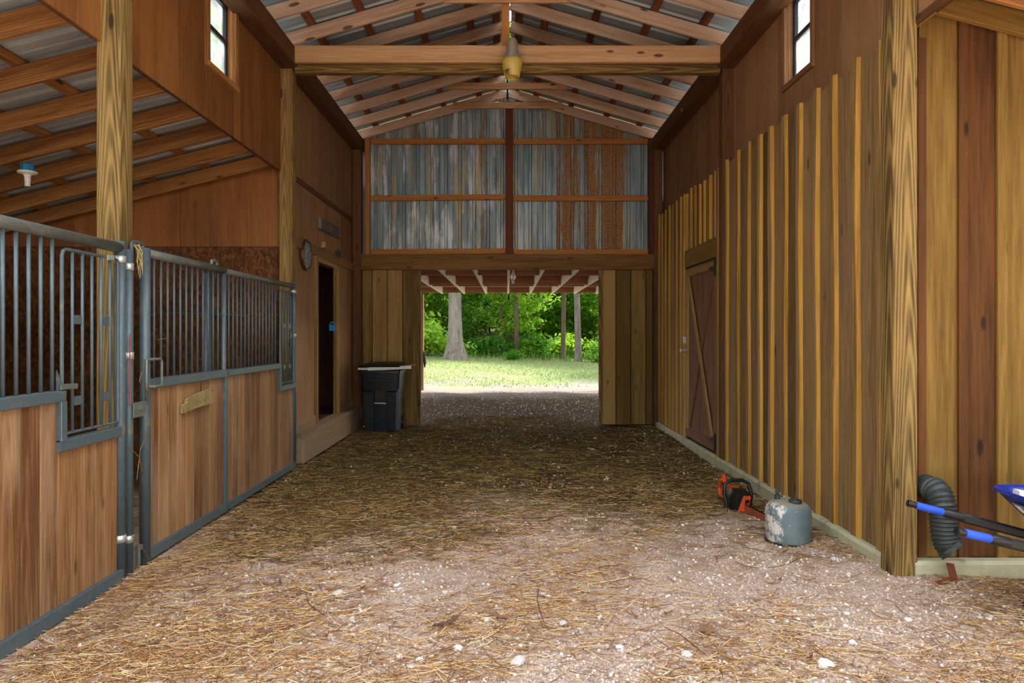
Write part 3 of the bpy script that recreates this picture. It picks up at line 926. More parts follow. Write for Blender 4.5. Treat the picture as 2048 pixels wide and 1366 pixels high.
for z in (2.28, 0.24):
    hg = G()
    hg.box((bx - 0.02, YA - 0.01, z), (0.02, 0.05, 0.20)).bar((bx - 0.022, YA, z), (bx - 0.022, YA + 0.20, z), 0.012, 0.035)
    hg.build('hinge', M_IRON, d1)
G().lathe([(0, 0), (.028, 0), (.028, .01), (.012, .02), (.012, .05), (.03, .06), (.028, .09), (0, .095)], (bx - 0.105, YC - 0.09, 1.28), 'X', 14).build('knob', M_ZINC, d1, True)
G().box((bx - 0.02, YC + 0.02, 1.42), (0.03, 0.05, 0.09)).build('latch_plate', M_ZINC, d1)
# plywood above
wru = empty('wall_right_upper', (2.54, 6, 3.4), 'brown plywood clerestory wall above the board wall on the right', kind='structure')
for y0, y1 in ((3.14, 4.04), (4.04, 5.16), (6.40, 7.60), (7.78, 8.98), (8.98, 10.2), (10.2, 11.10)):
    panel('plywood_panel', 2.535, y0, y1, 3.40 if y0 > 4.03 else 3.42, 4.50, M_PLY_RED, wru)
panel('plywood_panel', 2.535, 5.16, 5.66, 3.40, 4.50, M_PLY_RED, wru)
panel('plywood_panel', 2.535, 5.66, 6.22, 3.40, 3.74, M_PLY_RED, wru)
panel('plywood_panel', 2.535, 6.22, 6.40, 3.40, 4.50, M_PLY_RED, wru)
panel('plywood_panel', 2.535, 7.60, 7.78, 3.40, 4.50, M_PLY_RED, wru)
beam('sill_trim', (2.53, 3.14, 3.43), (2.53, 4.2, 3.43), 0.05, 0.05, M_PLATE, wru)
for yy in (5.0, 5.35, 9.1):
    beam('nailer_block', (2.36, yy, 4.49), (2.36, yy + 0.03, 4.49), 0.08, 0.04, M_GIRT, wru)

# kerbs
kb = G().bar((2.415, 4.36, 0.02), (2.415, 11.0, 0.02), 0.07, 0.15, ch=0.02)
k1 = kb.build('baseboard_right', M_CONC)
tag(k1, 'rough concrete kerb along the foot of the right board wall', kind='structure')
k2 = G().bar((2.50, 4.23, 0.035), (5.8, 4.23, 0.035), 0.10, 0.14, ch=0.02).build('baseboard_front', M_CONC)
tag(k2, 'pale concrete kerb below the boards behind the wheelbarrow', kind='structure')

# ------------------------------------------------------------------ right front wall (faces the entrance)
wf = empty('wall_front_right', (4, 4.29, 0.1), 'yellow and red board wall behind the wheelbarrow', kind='structure')
UPF = (0, -1, 0)
def fb(name, px0, px1, mat, t=0.025, y=4.30, z0=0.10, top=3.52):
    x0, x1 = (px0 - 1015) * y / F, (px1 - 1015) * y / F
    return beam(name, ((x0 + x1) / 2, y, z0), ((x0 + x1) / 2, y, top), x1 - x0, t, mat, wf, up=UPF)
fb('board', 1836, 1922, M_YELLOW)
fb('batten', 1834, 1851, M_CEDAR, y=4.275, z0=0.08, top=3.35)
fb('board', 1924, 2006, M_CEDAR)
fb('batten', 1916, 1935, M_CEDAR, y=4.275)
fb('board', 2008, 2090, M_YELLOW)
fb('batten', 1994, 2014, M_YELLOW, y=4.275)
xx = (2092 - 1015) * 4.30 / F
k = 0
while xx < 5.7:
    mt = (M_CEDAR, M_YELLOW, M_YELLOW)[k % 3]
    beam('board', (xx + .13, 4.30, .10), (xx + .13, 4.30, 3.53 - .26 * (xx + .2 - 2.5) + .1), .258, .025, mt, wf, up=UPF)
    beam('batten', (xx, 4.275, .10), (xx, 4.275, 3.53 - .26 * (xx + .05 - 2.5) + .1), .06, .025, M_YELLOW, wf, up=UPF)
    xx += .26
    k += 1
# right lean-to roof
def rz(x):
    return 3.53 - 0.26 * (x - 2.5)
leanr = empty('ceiling_right', (4.2, 4, 3.2), 'lean-to roof of yellow rafters beside the entrance on the right', kind='structure')
for y in [4.235, 3.98] + [3.4] + [5 + .6 * k for k in range(11)]:
    beam('rafter', (2.56, y, rz(2.56) + 0.07), (6.0, y, rz(6.0) + 0.07), 0.04, 0.14, M_YELLOW if y == 4.235 else M_LRAFT, leanr)
for x in (2.75, 3.35, 3.95, 4.55, 5.15, 5.75):
    beam('purlin', (x, 3.05, rz(x) + 0.164), (x, 11.2, rz(x) + 0.164), 0.088, 0.038, M_LRAFT, leanr, up=(0.26, 0, 1))
for k in range(9):
    roof_sheet(3.065 + k * 0.905, 1, 2.55, 6.2, lambda x: rz(x) + 0.186, leanr, 'right_lean_to_sheet')
wro = beam('wall_right_outer', (5.85, 2.4, 1.3), (5.85, 11.1, 1.3), 0.03, 2.7, M_DARKW)
tag(wro, 'dark outer plank wall of the right-hand store', kind='structure')

# ------------------------------------------------------------------ rear wall: metal gable, header, boards
wb = empty('wall_back', (0, YB, 0), 'rear gable wall of rusting ribbed metal over a wide opening', kind='structure')
rp = rib_profile(0.914, 4)
x = -2.57
k = 0
while x < 2.56:
    v, f = [], []
    n = len(rp)
    for a, h in rp:
        xx = min(x + a, 2.57)
        for z in (2.70, roofline(xx, 0.16)):
            v.append((xx, YB + 0.03 - h, z))
    for i in range(n - 1):
        f.append((2 * i, 2 * i + 1, 2 * i + 3, 2 * i + 2)[::-1])
    mesh('metal_sheet', v, f, M_GABLE, wb)
    x += 0.914
    k += 1
for z in (4.62, 3.70, 2.825):
    for xa, xb in ((-2.20, -0.04), (0.10, 2.28)):
        beam('girt', (xa, YB - 0.03, z), (xb, YB - 0.03, z + (0.02 if xa < 0 and z < 4 else 0)), 0.038, 0.088, M_GIRT, wb)
beam('gable_post', (0.03, YB - 0.055, 2.78), (0.03, YB - 0.055, 5.13), 0.125, 0.09, M_BROWN, wb, up=(0, 1, 0))
beam('gable_post', (-2.26, YB - 0.05, 2.78), (-2.26, YB - 0.05, 4.66), 0.075, 0.09, M_GIRT, wb, up=(0, 1, 0))
beam('gable_post', (2.315, YB - 0.05, 2.78), (2.315, YB - 0.05, 4.66), 0.08, 0.09, M_BROWN, wb, up=(0, 1, 0))
beam('header_beam', (-2.44, YB - 0.09, 2.66), (2.42, YB - 0.09, 2.66), 0.10, 0.245, M_HEAD, wb)
def back_board(px0, px1, mat, t=0.024, y=YB + 0.02, z0=0.02, z1=2.56):
    x0, x1 = (px0 - 1015) * y / F, (px1 - 1015) * y / F
    beam('board', ((x0 + x1) / 2, y, z0), ((x0 + x1) / 2, y, z1), x1 - x0 - .004, t, mat, wb, up=UPF)
for a, b, d in ((708, 745, 0), (745, 775, .012), (775, 806, 0), (806, 836, .012)):
    back_board(a, b - .8, M_BACKB, y=YB + 0.02 - 2 * d)
beam('backing', ((708 - 1015) * 11.16 / F + .52, 11.16, .0), ((708 - 1015) * 11.16 / F + .52, 11.16, 2.6), 1.05, .012, M_DARKW, wb, up=UPF)  # dark sheets added behind the boards to stop daylight through the gaps
beam('backing', (1.975, 11.16, .0), (1.975, 11.16, 2.6), .95, .012, M_DARKW, wb, up=UPF)
back_board(835, 842, M_POST, t=.05, y=YB)
for a, b, d in ((1204, 1232, .0), (1232, 1262, .012), (1262, 1292, 0), (1292, 1316, .012)):
    back_board(a, b - .8, M_BACKB, y=YB + 0.02 - 2 * d, z0=.03)
back_board(1197, 1205, M_POST, t=.05, y=YB, z0=.02)
# closing sheets beside the rear wall (rear walls of the side rooms)
wbr = beam('wall_back_side', (4.1, YB + .05, -.02), (4.1, YB + .05, 3.0), 3.4, .03, M_DARKW, up=UPF)
tag(wbr, 'dark rear plank wall of the right-hand store', kind='structure')

# ------------------------------------------------------------------ rear porch
pr = empty('ceiling_porch', (0, 14.5, 2.56), 'rear porch ceiling of joists coloured pale as if bounce-lit, with brown blocking', kind='structure')
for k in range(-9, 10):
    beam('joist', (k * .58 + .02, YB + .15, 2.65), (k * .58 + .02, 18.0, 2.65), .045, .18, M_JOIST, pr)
for y in (12.4, 14.8, 15.5, 17.95):
    for k in range(-9, 9):
        beam('blocking', (k * .58 + .045, y, 2.66), (k * .58 + .575, y, 2.66), .04, .15 if y > 15.4 else .19, M_BLOCK, pr)
deck = G().box((0, 14.6, 2.76), (11.0, 7.0, .03)).build('porch_deck', M_BLOCK, pr)
for s, lb in ((-1, 'grey porch post left of the lawn view'), (1, 'grey porch post right of the lawn view')):
    o = beam('porch_post', (-2.285 if s < 0 else 2.5, 18.2, -.06), (-2.285 if s < 0 else 2.5, 18.2, 2.56), .10, .10, M_STEP, up=(0, 1, 0))
    tag(o, lb, 'post', 'rear porch posts')
st = G().tube([(-2.24, 18.18, 1.05), (-2.22, 18.14, .8), (-2.20, 18.12, .62), (-2.18, 18.12, .75), (-2.22, 18.14, 1.02)], .02, 6).build('lead_rope', M_IRON)
tag(st, 'dark rope loop hanging on the left rear porch post', 'rope')

def lampholder(name, x, y, z, label, bulb):
    e = empty(name, (x, y, z), label, 'lamp holder')
    G().lathe([(0, 0), (.05, 0), (.052, -.055), (0, -.055)], (x, y, z), 'Z', 8).build('junction_box', M_TEAL, e)
    G().lathe([(0, -.055), (.072, -.055), (.075, -.066), (.066, -.074), (.03, -.082), (.024, -.10), (0, -.10)], (x, y, z), 'Z', 20).build('porcelain_base', M_PORC, e, True)
    if bulb == 'stub':
        G().lathe([(0, -.10), (.024, -.10), (.024, -.135), (.021, -.137), (.021, -.18), (0, -.182)], (x, y, z), 'Z', 14).build('socket', M_PORC, e, True)
    else:
        G().lathe([(0, -.10), (.02, -.10), (.022, -.13), (.05, -.20), (.05, -.225), (.03, -.26), (0, -.27)], (x, y, z), 'Z', 16).build('bulb', M_PORC, e, True)
        G().tube([(x, y, z - .27), (x, y, z - .33)], .022, 8).build('bulb_tip', M_ZINC, e)
    return e
c = P(55, 330, 5.72)
lampholder('lamp_holder', c.x, c.y, c.z, 'white porcelain lamp holder on a blue box under the lean-to roof', 'stub')
lampholder('lamp_holder', .10, 12.3, 2.74, 'white bulb holder on a blue box under the rear porch joists', 'bulb')
fd = G().lathe([(0, 0), (.012, 0), (.03, -.09), (.034, -.14), (.02, -.17), (0, -.175)], (.03, 17.7, 2.55), 'Z', 10).build('hanging_plug', M_IRON)
tag(fd, 'tiny black plug hanging below the middle porch joist', 'plug')

# ------------------------------------------------------------------ barn light on the tie beam
bl = empty('barn_light', (.03, 7.38, 4.3), 'broken yellowed barn light on the tie beam', 'light')
ox, oy = .05, 7.36
G().lathe([(0, 4.68), (.045, 4.675), (.058, 4.65), (.06, 4.54), (.07, 4.535), (.07, 4.52), (0, 4.52)], (ox, oy, 0), 'Z', 20).build('photocell_housing', M_LAMPC, bl, True)
G().lathe([(0, 4.53), (.07, 4.53), (.088, 4.50), (.098, 4.46), (.098, 4.45), (0, 4.45)], (ox, oy, 0), 'Z', 24).build('collar', M_LAMPC, bl, True)
v, f = [], []
n = 28
lp = [(.10, 4.46), (.108, 4.43), (.10, 4.38), (.088, 4.33), (.078, 4.28), (.068, 4.265)]
for r, z in lp:
    for k in range(n):
        a = 2 * PI * k / n
        v.append((ox + r * math.cos(a), oy + r * math.sin(a), z))
for i in range(len(lp) - 1):
    for k in range(n):
        if i >= 3 and 15 <= k <= 19:          # the broken-out notch
            continue
        f.append((i * n + k, i * n + (k + 1) % n, (i + 1) * n + (k + 1) % n, (i + 1) * n + k))
ln = mesh('lens', v, f, M_LENS, bl, True)
sm = ln.modifiers.new('thick', 'SOLIDIFY')
sm.thickness = .005
G().lathe([(0, 4.45), (.02, 4.45), (.022, 4.40), (.038, 4.35), (.036, 4.32), (.02, 4.30), (0, 4.295)], (ox, oy, 0), 'Z', 16).build('bulb', M_PORC, bl, True)
G().box((ox, oy + .09, 4.52), (.05, .10, .05)).build('bracket', M_LAMPC, bl)

# ------------------------------------------------------------------ stall fronts on the left
SX = -2.385
RZ = 2.03
MZ = 1.17
BAR = .0085
UPL = (1, 0, 0)
def stall_boards(par, y0, y1, z1, w=.137, z0=.06, mat=M_STALL):
    n = max(1, round((y1 - y0) / w))
    w = (y1 - y0) / n
    for k in range(n):
        beam('board', (SX - .012, y0 + (k + .5) * w, z0), (SX - .012, y0 + (k + .5) * w, z1), w - .0015, .035, mat, par, up=UPL, ch=.005)
def channel(par, y0, y1, z, h=.06, name='channel', mat=M_STEEL):
    return beam(name, (SX, y0, z), (SX, y1, z), .06, h, mat, par, ch=.004)

def feed_door(par, y0, y1, z0, z1, n):
    """swing feed grille with a round-cornered frame"""
    g = G()
    r = .035
    pts = [(SX + .012, y0, z0), (SX + .012, y0, z1 - r), (SX + .012, y0 + r * .3, z1 - r * .3), (SX + .012, y0 + r, z1), (SX + .012, y1 - r, z1), (SX + .012, y1 - r * .3, z1 - r * .3), (SX + .012, y1, z1 - r), (SX + .012, y1, z0)]
    g.tube(pts, .010, 8)
    g.tube([(SX + .012, y0, z0), (SX + .012, y1, z0)], .008, 8)
    fdoor = g.build('feed_door', M_STEEL, par, True)
    ys = [y0 + (y1 - y0) * (k + 1) / (n + 1) for k in range(n)]
    for yb in ys:
        o = pipe('bar', (SX + .012, yb, z0), (SX + .012, yb, z1), BAR, M_STEEL, None, 8)
        o.parent = fdoor
        o.location = o.location            # frame mesh sits at the thing's origin offset
        o.location = Vector(o.location) - Vector((0, 0, 0))
    for a, b in ((0, 1), (n - 2, n - 1)):
        for zz in (z0 + (z1 - z0) * .17, z0 + (z1 - z0) * .62):
            o = beam('latch_tab', (SX + .012, ys[a], zz), (SX + .012, ys[b], zz), .006, .05, M_STEEL, None)
            o.parent = fdoor
    return fdoor

# near stall front
sf = empty('horse_stall', (SX, 3.3, 0), 'near stall front with worn round top rail and notched feed grille', 'stall', 'horse stall fronts along the left side')
pipe('top_rail', (SX, 2.45, RZ), (SX, 4.20, RZ), .032, M_RAIL, sf, 16)
channel(sf, 2.45, 3.645, MZ)
channel(sf, 3.60, 4.17, .905)
beam('channel', (SX + .004, 3.625, .93), (SX + .004, 3.625, MZ - .028), .05, .06, M_STEEL, sf, up=UPL)
channel(sf, 2.45, 4.20, .02, .08, 'bottom_channel')
stall_boards(sf, 2.519, 3.615, MZ - .03)
stall_boards(sf, 3.615, 4.165, .905 - .03, .11)
yb = 3.575
while yb > 2.5:
    pipe('bar', (SX, yb, MZ), (SX, yb, RZ), BAR + .001, M_STEEL, sf, 8)
    yb -= .0875
feed_door(sf, 3.635, 4.16, .965, 1.955, 5)
G().add([(SX + .02, 3.585, MZ + .03), (SX + .02, 3.585, MZ + .14), (SX + .02, 3.64, MZ + .03), (SX + .014, 3.585, MZ + .03), (SX + .014, 3.585, MZ + .14), (SX + .014, 3.64, MZ + .03)], [(0, 1, 2), (5, 4, 3), (0, 3, 4, 1), (1, 4, 5, 2), (2, 5, 3, 0)]).build('gusset', M_STEEL, sf)
beam('latch_arm', (SX + .03, 3.60, MZ + .05), (SX + .03, 3.735, MZ + .045), .012, .03, M_RAIL, sf)
pipe('upright', (SX, 4.20, -.02), (SX, 4.20, RZ + .04), .032, M_STEEL, sf, 16)
for z in (1.935, .22):
    pipe('strap', (SX, 4.20, z), (SX, 4.20, z + .045), .035, M_ZINC, sf, 16)
beam('strap_end', (SX + .03, 4.02, 1.95), (SX + .03, 4.08, 1.955), .01, .03, M_ZINC, sf)

# free-standing gate post
gp = empty('gate_post', (SX, 4.29, 0), 'slim blue-grey steel post beside the open gap of the stall gate', 'gate post')
pipe('tube', (SX, 4.295, -.03), (SX, 4.295, 2.03), .028, M_STEEL, gp, 16)
for z in (1.90, 1.34, .19):
    pipe('strap', (SX, 4.295, z), (SX, 4.295, z + .045), .031, M_ZINC, gp, 16)
G().box((SX + .035, 4.36, 1.02), (.008, .15, .095)).lathe([(.008, 0), (.02, 0), (.02, .006), (.008, .008)], (SX + .039, 4.37, 1.025), 'X', 12).build('latch_plate', M_RAIL, gp)
G().tube([(SX - .0, 4.33, 2.0), (SX, 4.33, 2.075), (SX, 4.35, 2.09), (SX, 4.44, 2.09), (SX, 4.46, 2.075), (SX, 4.46, 2.0)], .012, 8).build('top_hook', M_STEEL, gp, True)
bt = G()
for k in range(7):
    dx, dz = rng.uniform(-.012, .012), rng.uniform(-.03, .03)
    bt.tube([(SX + dx, 4.35 + .011 * k, 2.08), (SX + .02 - dx, 4.36 + .011 * k, 2.03 + dz), (SX + .01, 4.37 + .012 * k, 1.97 + dz), (SX + .02, 4.385 + .006 * k, 1.91 + dz * 2)], [.003, .0045, .0035, .0015], 6)
tw = bt.build('baling_twine', M_DRIFT)
tag(tw, 'knotted tan baling twine stuffed under the gate hook', 'twine')
rs = G().tube([(SX + .03, 4.255, 1.05), (SX + .034, 4.25, 1.25), (SX + .03, 4.257, 1.5)], .004, 6).build('red_string', M_REDINK)
tag(rs, 'thin faded red string hanging between the two steel posts', 'string')

# gate
ga = empty('stall_gate', (SX, 5.1, 0), 'hinged stall gate with a carved plaque on its boards', 'gate')
pipe('upright', (SX, 4.49, -.01), (SX, 4.49, 2.065), .034, M_STEEL, ga, 16)
pipe('upright', (SX, 5.735, 0), (SX, 5.735, 2.04), .022, M_STEEL, ga, 14)
pipe('top_rail', (SX, 4.49, RZ + .005), (SX, 5.74, RZ + .005), .03, M_RAIL, ga, 14)
channel(ga, 4.50, 5.74, MZ, .065)
channel(ga, 4.50, 5.74, .045, .07, 'bottom_channel')
stall_boards(ga, 4.525, 5.715, MZ - .03, .137, .08)
beam('edge_channel', (SX + .002, 5.735, .05), (SX + .002, 5.735, MZ), .045, .05, M_STEEL, ga, up=UPL)
yb = 4.605
while yb < 5.70:
    pipe('bar', (SX, yb, MZ), (SX, yb, RZ), BAR, M_STEEL, ga, 8)
    yb += .0925
G().tube([(SX + .02, 4.475, 1.33), (SX + .065, 4.475, 1.335), (SX + .07, 4.50, 1.335), (SX + .07, 4.555, 1.335), (SX + .07, 4.57, 1.32), (SX + .07, 4.57, 1.17), (SX + .07, 4.555, 1.155), (SX + .07, 4.49, 1.155), (SX + .03, 4.485, 1.155)], .009, 8).build('pull_handle', M_RAIL, ga, True)
pipe('latch_rod', (SX + .03, 4.452, 1.05), (SX + .03, 4.452, 1.335), .01, M_RAIL, ga, 8)
G().box((SX, 4.415, .12), (.03, .05, .03)).box((SX, 4.405, .07), (.025, .025, .12)).build('floor_bolt', M_RAIL, ga)
G().tube([(SX, 5.50, 2.06), (SX, 5.50, 2.09), (SX, 5.55, 2.10), (SX, 5.60, 2.09), (SX, 5.60, 2.055)], .014, 8).build('hanger', M_RAIL, ga, True)
# plaque
pq = empty('carved_plaque', (SX + .02, 5.18, 1.0), 'small weathered wooden name plaque nailed to the stall gate', 'plaque')
q0, q1 = 4.945, 5.46
px_ = SX + .026
gq = G()
out = [(q0, .99), (q0 + .06, 1.005), (q0 + .075, 1.035), (q0 + .25, 1.06), (q1 - .06, 1.08), (q1 - .03, 1.065), (q1 - .035, .995), (q1, .985), (q1 - .005, .965), (q0 + .28, .955), (q0 + .1, .945), (q0 + .01, .935)]
nn = len(out)
gq.add([(px_ - .012, a, b - .01) for a, b in out] + [(px_ + .014, a, b - .01) for a, b in out],
       [tuple(range(nn))[::-1], tuple(range(nn, 2 * nn))] + [(i, (i + 1) % nn, nn + (i + 1) % nn, nn + i) for i in range(nn)])
gq.build('plank', M_DRIFT, pq)
scribble(5.08, 5.36, 0.995, .045, M_CARVE, px_ + .012, 6, pq, 22)

# far stall front
s2 = empty('horse_stall', (SX, 6.7, 0), 'far stall front between the gate and the clock wall', 'stall', 'horse stall fronts along the left side')
pipe('top_rail', (SX, 5.75, RZ), (SX, 7.62, RZ), .024, M_RAIL, s2, 14)
channel(s2, 5.77, 7.12, MZ, .055)
channel(s2, 7.08, 7.60, .93, .055)
beam('channel', (SX + .004, 7.10, .955), (SX + .004, 7.10, MZ - .026), .045, .055, M_STEEL, s2, up=UPL)
channel(s2, 5.77, 7.62, .045, .06, 'bottom_channel')
stall_boards(s2, 5.78, 7.10, MZ - .03, .137, .07)
stall_boards(s2, 7.10, 7.58, .90, .137, .07)
yb = 5.84
while yb < 7.08:
    pipe('bar', (SX, yb, MZ), (SX, yb, RZ), BAR, M_STEEL, s2, 8)
    yb += .09
feed_door(s2, 7.12, 7.56, .985, 1.955, 4)
pipe('upright', (SX, 7.60, 0), (SX, 7.60, RZ + .05), .03, M_STEEL, s2, 14)
for z in (1.95, 1.46):
    pipe('strap', (SX, 7.60, z), (SX, 7.60, z + .04), .034, M_ZINC, s2, 14)
ip = pipe('inner_steel_post', (SX - .09, 5.62, -.02), (SX - .09, 5.62, 2.0), .034, M_STEEL, None, 14)
tag(ip, 'steel post standing behind the bars of the stall gate', 'post')
rk = G().tube([(-2.9, 7.66, 1.70), (-3.2, 7.60, 1.72), (-3.8, 7.60, 1.73), (-4.05, 7.66, 1.70)], .013, 8).build('blanket_bar', M_STEEL)
tag(rk, 'thin grey blanket bar on the strand-board wall inside the stall', 'rail')
sb = G().box((-2.572, 4.30, 2.03), (.03, .012, .16)).build('stall_card', M_DRIFT)
tag(sb, 'pale card fixed beside the near left timber post', 'card')

# fix nesting of feed-door children: same origin as their parent mesh
bpy.context.view_layer.update()
for o in list(bpy.data.objects):
    if o.parent and o.parent.name.startswith('feed_door'):
        o.matrix_parent_inverse = o.parent.matrix_world.inverted()

# ------------------------------------------------------------------ bin with strips on top
tb = empty('wheeled_bin', (-1.92, 10.62, 0), 'black wheeled rubbish bin beside the rear opening', 'bin')
def rrect(cx, cy, z, w, d, r=.05, n=4):
    pts = []
    for sx, sy, a0 in ((1, 1, 0), (-1, 1, PI / 2), (-1, -1, PI), (1, -1, 3 * PI / 2)):
        for k in range(n + 1):
            a = a0 + (PI / 2) * k / n
            pts.append(Vector((cx + sx * (w / 2 - r) + r * math.cos(a), cy + sy * (d / 2 - r) + r * math.sin(a), z)))
    return pts
bx0, by0 = -1.925, 10.60
G().loft([rrect(bx0, by0, .02, .49, .46), rrect(bx0, by0, .66, .545, .54), rrect(bx0, by0, .665, .575, .57), rrect(bx0, by0, .90, .60, .61), rrect(bx0, by0, .905, .63, .64), rrect(bx0, by0, .945, .63, .64)]).build('body', M_BIN, tb, True)
for sx in (-1, 1):
    G().loft([[Vector((bx0 + sx * a, by0 - d, z)) for a, d, z in ((.09, .225, .02), (.235, .225, .02), (.26, .265, .64), (.09, .265, .64))],
              [Vector((bx0 + sx * a, by0 - d, z)) for a, d, z in ((.10, .255, .03), (.225, .255, .03), (.25, .292, .62), (.10, .292, .62))]]).build('side_pad', M_BIN, tb)
G().box((bx0, by0 - .25, .56), (.17, .05, .16)).build('grab_recess', M_BLACKP, tb)
G().tube([(bx0 - .09, by0 - .285, .455), (bx0 + .09, by0 - .285, .45)], .013, 8).build('catch_bar', M_ZINC, tb, True)
G().bar((bx0 - .17, by0 - .30, .80), (bx0 + .17, by0 - .30, .80), .02, .035, ch=.008).build('front_grip', M_BLACKP, tb)
G().loft([rrect(bx0, by0, 1.0, .65, .66), rrect(bx0, by0, 1.02, .66, .67), rrect(bx0 + .02, by0 + .02, 1.05, .50, .52), rrect(bx0 + .03, by0 + .05, 1.065, .34, .36)]).build('lid', M_BLACKP, tb, True)
for sx in (-1, 1):
    G().lathe([(0, 0), (.10, 0), (.10, .05), (0, .05)], (bx0 + sx * .25 - .025, by0 + .28, .10), 'X', 18).build('wheel', M_BLACKP, tb, True)
o = G().bar((-2.26, 10.33, .975), (-1.85, 10.33, .965), .03, .03).build('vinyl_strip', M_WHITE)
tag(o, 'short white vinyl strip at the left edge of the bin lid', 'strip')
o = G().bar((-2.10, 10.285, .972), (-1.45, 10.285, 1.00), .02, .05).build('vinyl_strip', M_WHITE)
tag(o, 'long white vinyl strip lying across the front of the bin lid', 'strip')
o = G().bar((-1.80, 10.42, .962), (-1.40, 10.46, 1.035), .02, .025).build('wood_offcut', M_GIRT)
tag(o, 'yellow wooden offcut poking out from the bin lid', 'stick')

# ------------------------------------------------------------------ gas tank
tk = empty('steel_tank', (2.03, 4.92, 0), 'squat grey-blue steel gas tank with scraped paint on the gravel', 'tank')
cx, cy = 2.035, 4.95
def m_tank():
    t = NT('scraped_tank_paint')
    vec = t.coord()
    sep = t.node('ShaderNodeSeparateXYZ')
    t.l.new(vec, sep.inputs[0])
    n = t.math('MULTIPLY_ADD', t.noise(t.vmath('MULTIPLY', vec, (1, 1, .6)), 70, 6, 0.75), .45, t.math('MULTIPLY', t.noise(vec, 13, 4, 0.6), .55))
    c = t.ramp(t.noise(vec, 6, 4), [(0.3, lin((84, 98, 104))), (0.7, lin((114, 126, 128)))])
    side = t.ramp(t.math('SUBTRACT', cx - .03, sep.outputs[0]), [(0.0, 0.0), (0.08, 1.0)])
    scr = t.ramp(t.math('MULTIPLY_ADD', side, .14, n), [(0.61, 0.0), (0.66, .9)])
    c = t.mix(scr, c, lin((214, 204, 196)))
    rust = t.ramp(t.noise(t.vmath('ADD', vec, (3, 1, 2)), 17, 6, .7), [(0.62, 0.0), (0.7, .7)])
    c = t.mix(rust, c, lin((146, 96, 90)))
    dust = t.ramp(sep.outputs[2], [(0.26, 0.0), (0.30, .75)])
    c = t.mix(dust, c, lin((168, 152, 118)))
    return t.base(c, .6, .1, .4)
G().lathe([(0, .0), (.13, 0), (.150, .012), (.155, .03), (.157, .225), (.150, .255), (.125, .278), (.08, .290), (0, .295)], (cx, cy, .0), 'Z', 40).build('shell', m_tank(), tk, True)
G().lathe([(.0, .288), (.042, .288), (.046, .300), (.042, .312), (.028, .312), (.026, .304), (0, .304)], (cx + .03, cy - .05, 0), 'Z', 20).build('filler_ring', M_DUCT, tk, True)
vg = G()
vg.lathe([(0, .28), (.02, .28), (.02, .32), (.012, .322), (.012, .34), (.018, .343), (.016, .352), (0, .354)], (cx - .055, cy + .06, 0), 'Z', 12).tube([(cx - .055, cy + .06, .318), (cx - .02, cy + .05, .312)], .010, 8)
vg.build('valve', M_DUCT, tk, True)
G().lathe([(.150, -.01), (.163, -.01), (.163, .006), (.150, .006)], (cx, cy, 0), 'Z', 32).build('foot_ring', M_DUCT, tk)

# ------------------------------------------------------------------ chainsaw
cw = empty('chainsaw', (1.97, 5.9, 0), 'orange and black electric chainsaw lying on the gravel by the board wall', 'chainsaw')
def at(px, py, y):
    return P(px, py, y)
sawc = Vector((1.985, 5.90, .085))
ax = Vector((0.10, -1, 0)).normalized()
sd = Vector((ax.y, -ax.x, 0)) * -1
def sw(a, b, c):                      # along the bar, sideways (right +), up
    return sawc + ax * a + sd * b + Vector((0, 0, c))
hb = G()
hb.loft([[sw(-.10, b, c) for b, c in ((-.06, -.07), (.06, -.07), (.07, .02), (.03, .06), (-.04, .06), (-.07, .0))],
         [sw(.0, b, c) for b, c in ((-.085, -.085), (.085, -.085), (.095, .03), (.05, .085), (-.06, .085), (-.09, .02))],
         [sw(.10, b, c) for b, c in ((-.085, -.085), (.085, -.085), (.095, .03), (.05, .075), (-.06, .075), (-.09, .02))],
         [sw(.13, b, c) for b, c in ((-.07, -.08), (.07, -.08), (.075, .01), (.04, .05), (-.05, .05), (-.07, .0))]])
hb.build('motor_body', M_BLACKP, cw, True)
hc = G()
hc.loft([[sw(.132, b, c) for b, c in ((-.055, -.082), (.03, -.082), (.055, .045), (-.005, .045))],
         [sw(.155, b, c) for b, c in ((-.05, -.078), (.025, -.078), (.05, .038), (.0, .038))]])
hc.build('side_cover', M_ORANGE, cw)
G().loft([[sw(.157, b, c) for b, c in ((-.005, -.01), (.032, -.01), (.038, .02), (.003, .02))], [sw(.160, b, c) for b, c in ((-.005, -.01), (.032, -.01), (.038, .02), (.003, .02))]]).build('emblem', M_BLACKP, cw)
rh = G()
rh.loft([[sw(-.05, b, c) for b, c in ((-.05, -.02), (.04, -.02), (.04, .088), (-.05, .088))], [sw(-.20, b, c) for b, c in ((-.04, -.03), (.03, -.03), (.03, .06), (-.04, .06))]])
rh.tube([sw(-.16, -.01, .06), sw(-.24, -.01, .10), sw(-.32, -.01, .08), sw(-.35, -.01, .01), sw(-.32, -.01, -.05), sw(-.20, -.01, -.05)], .022, 8)
rh.build('rear_handle', M_ORANGE, cw, True)
G().box(sw(-.27, -.01, .12), (.03, .06, .06)).build('trigger_lock', M_ORANGE, cw)
G().tube([sw(.04, -.11, -.05), sw(.02, -.125, .04), sw(.0, -.11, .12), sw(-.01, -.05, .15), sw(-.01, .05, .15), sw(.0, .10, .12), sw(.03, .115, .04), sw(.05, .10, -.02)], .016, 10).build('hoop_handle', M_BLACKP, cw, True)
bg = G().bar(sw(.14, .0, -.055), sw(.60, .05, -.06), .014, .062, up=(0, 0, 1), ch=.005)
bg.build('guide_bar', M_SCAB, cw)
G().tube([sw(.14, .0, -.02), sw(.57, .045, -.026), sw(.61, .052, -.055), sw(.57, .045, -.085), sw(.14, .0, -.085)], .006, 6).build('chain', M_IRON, cw)

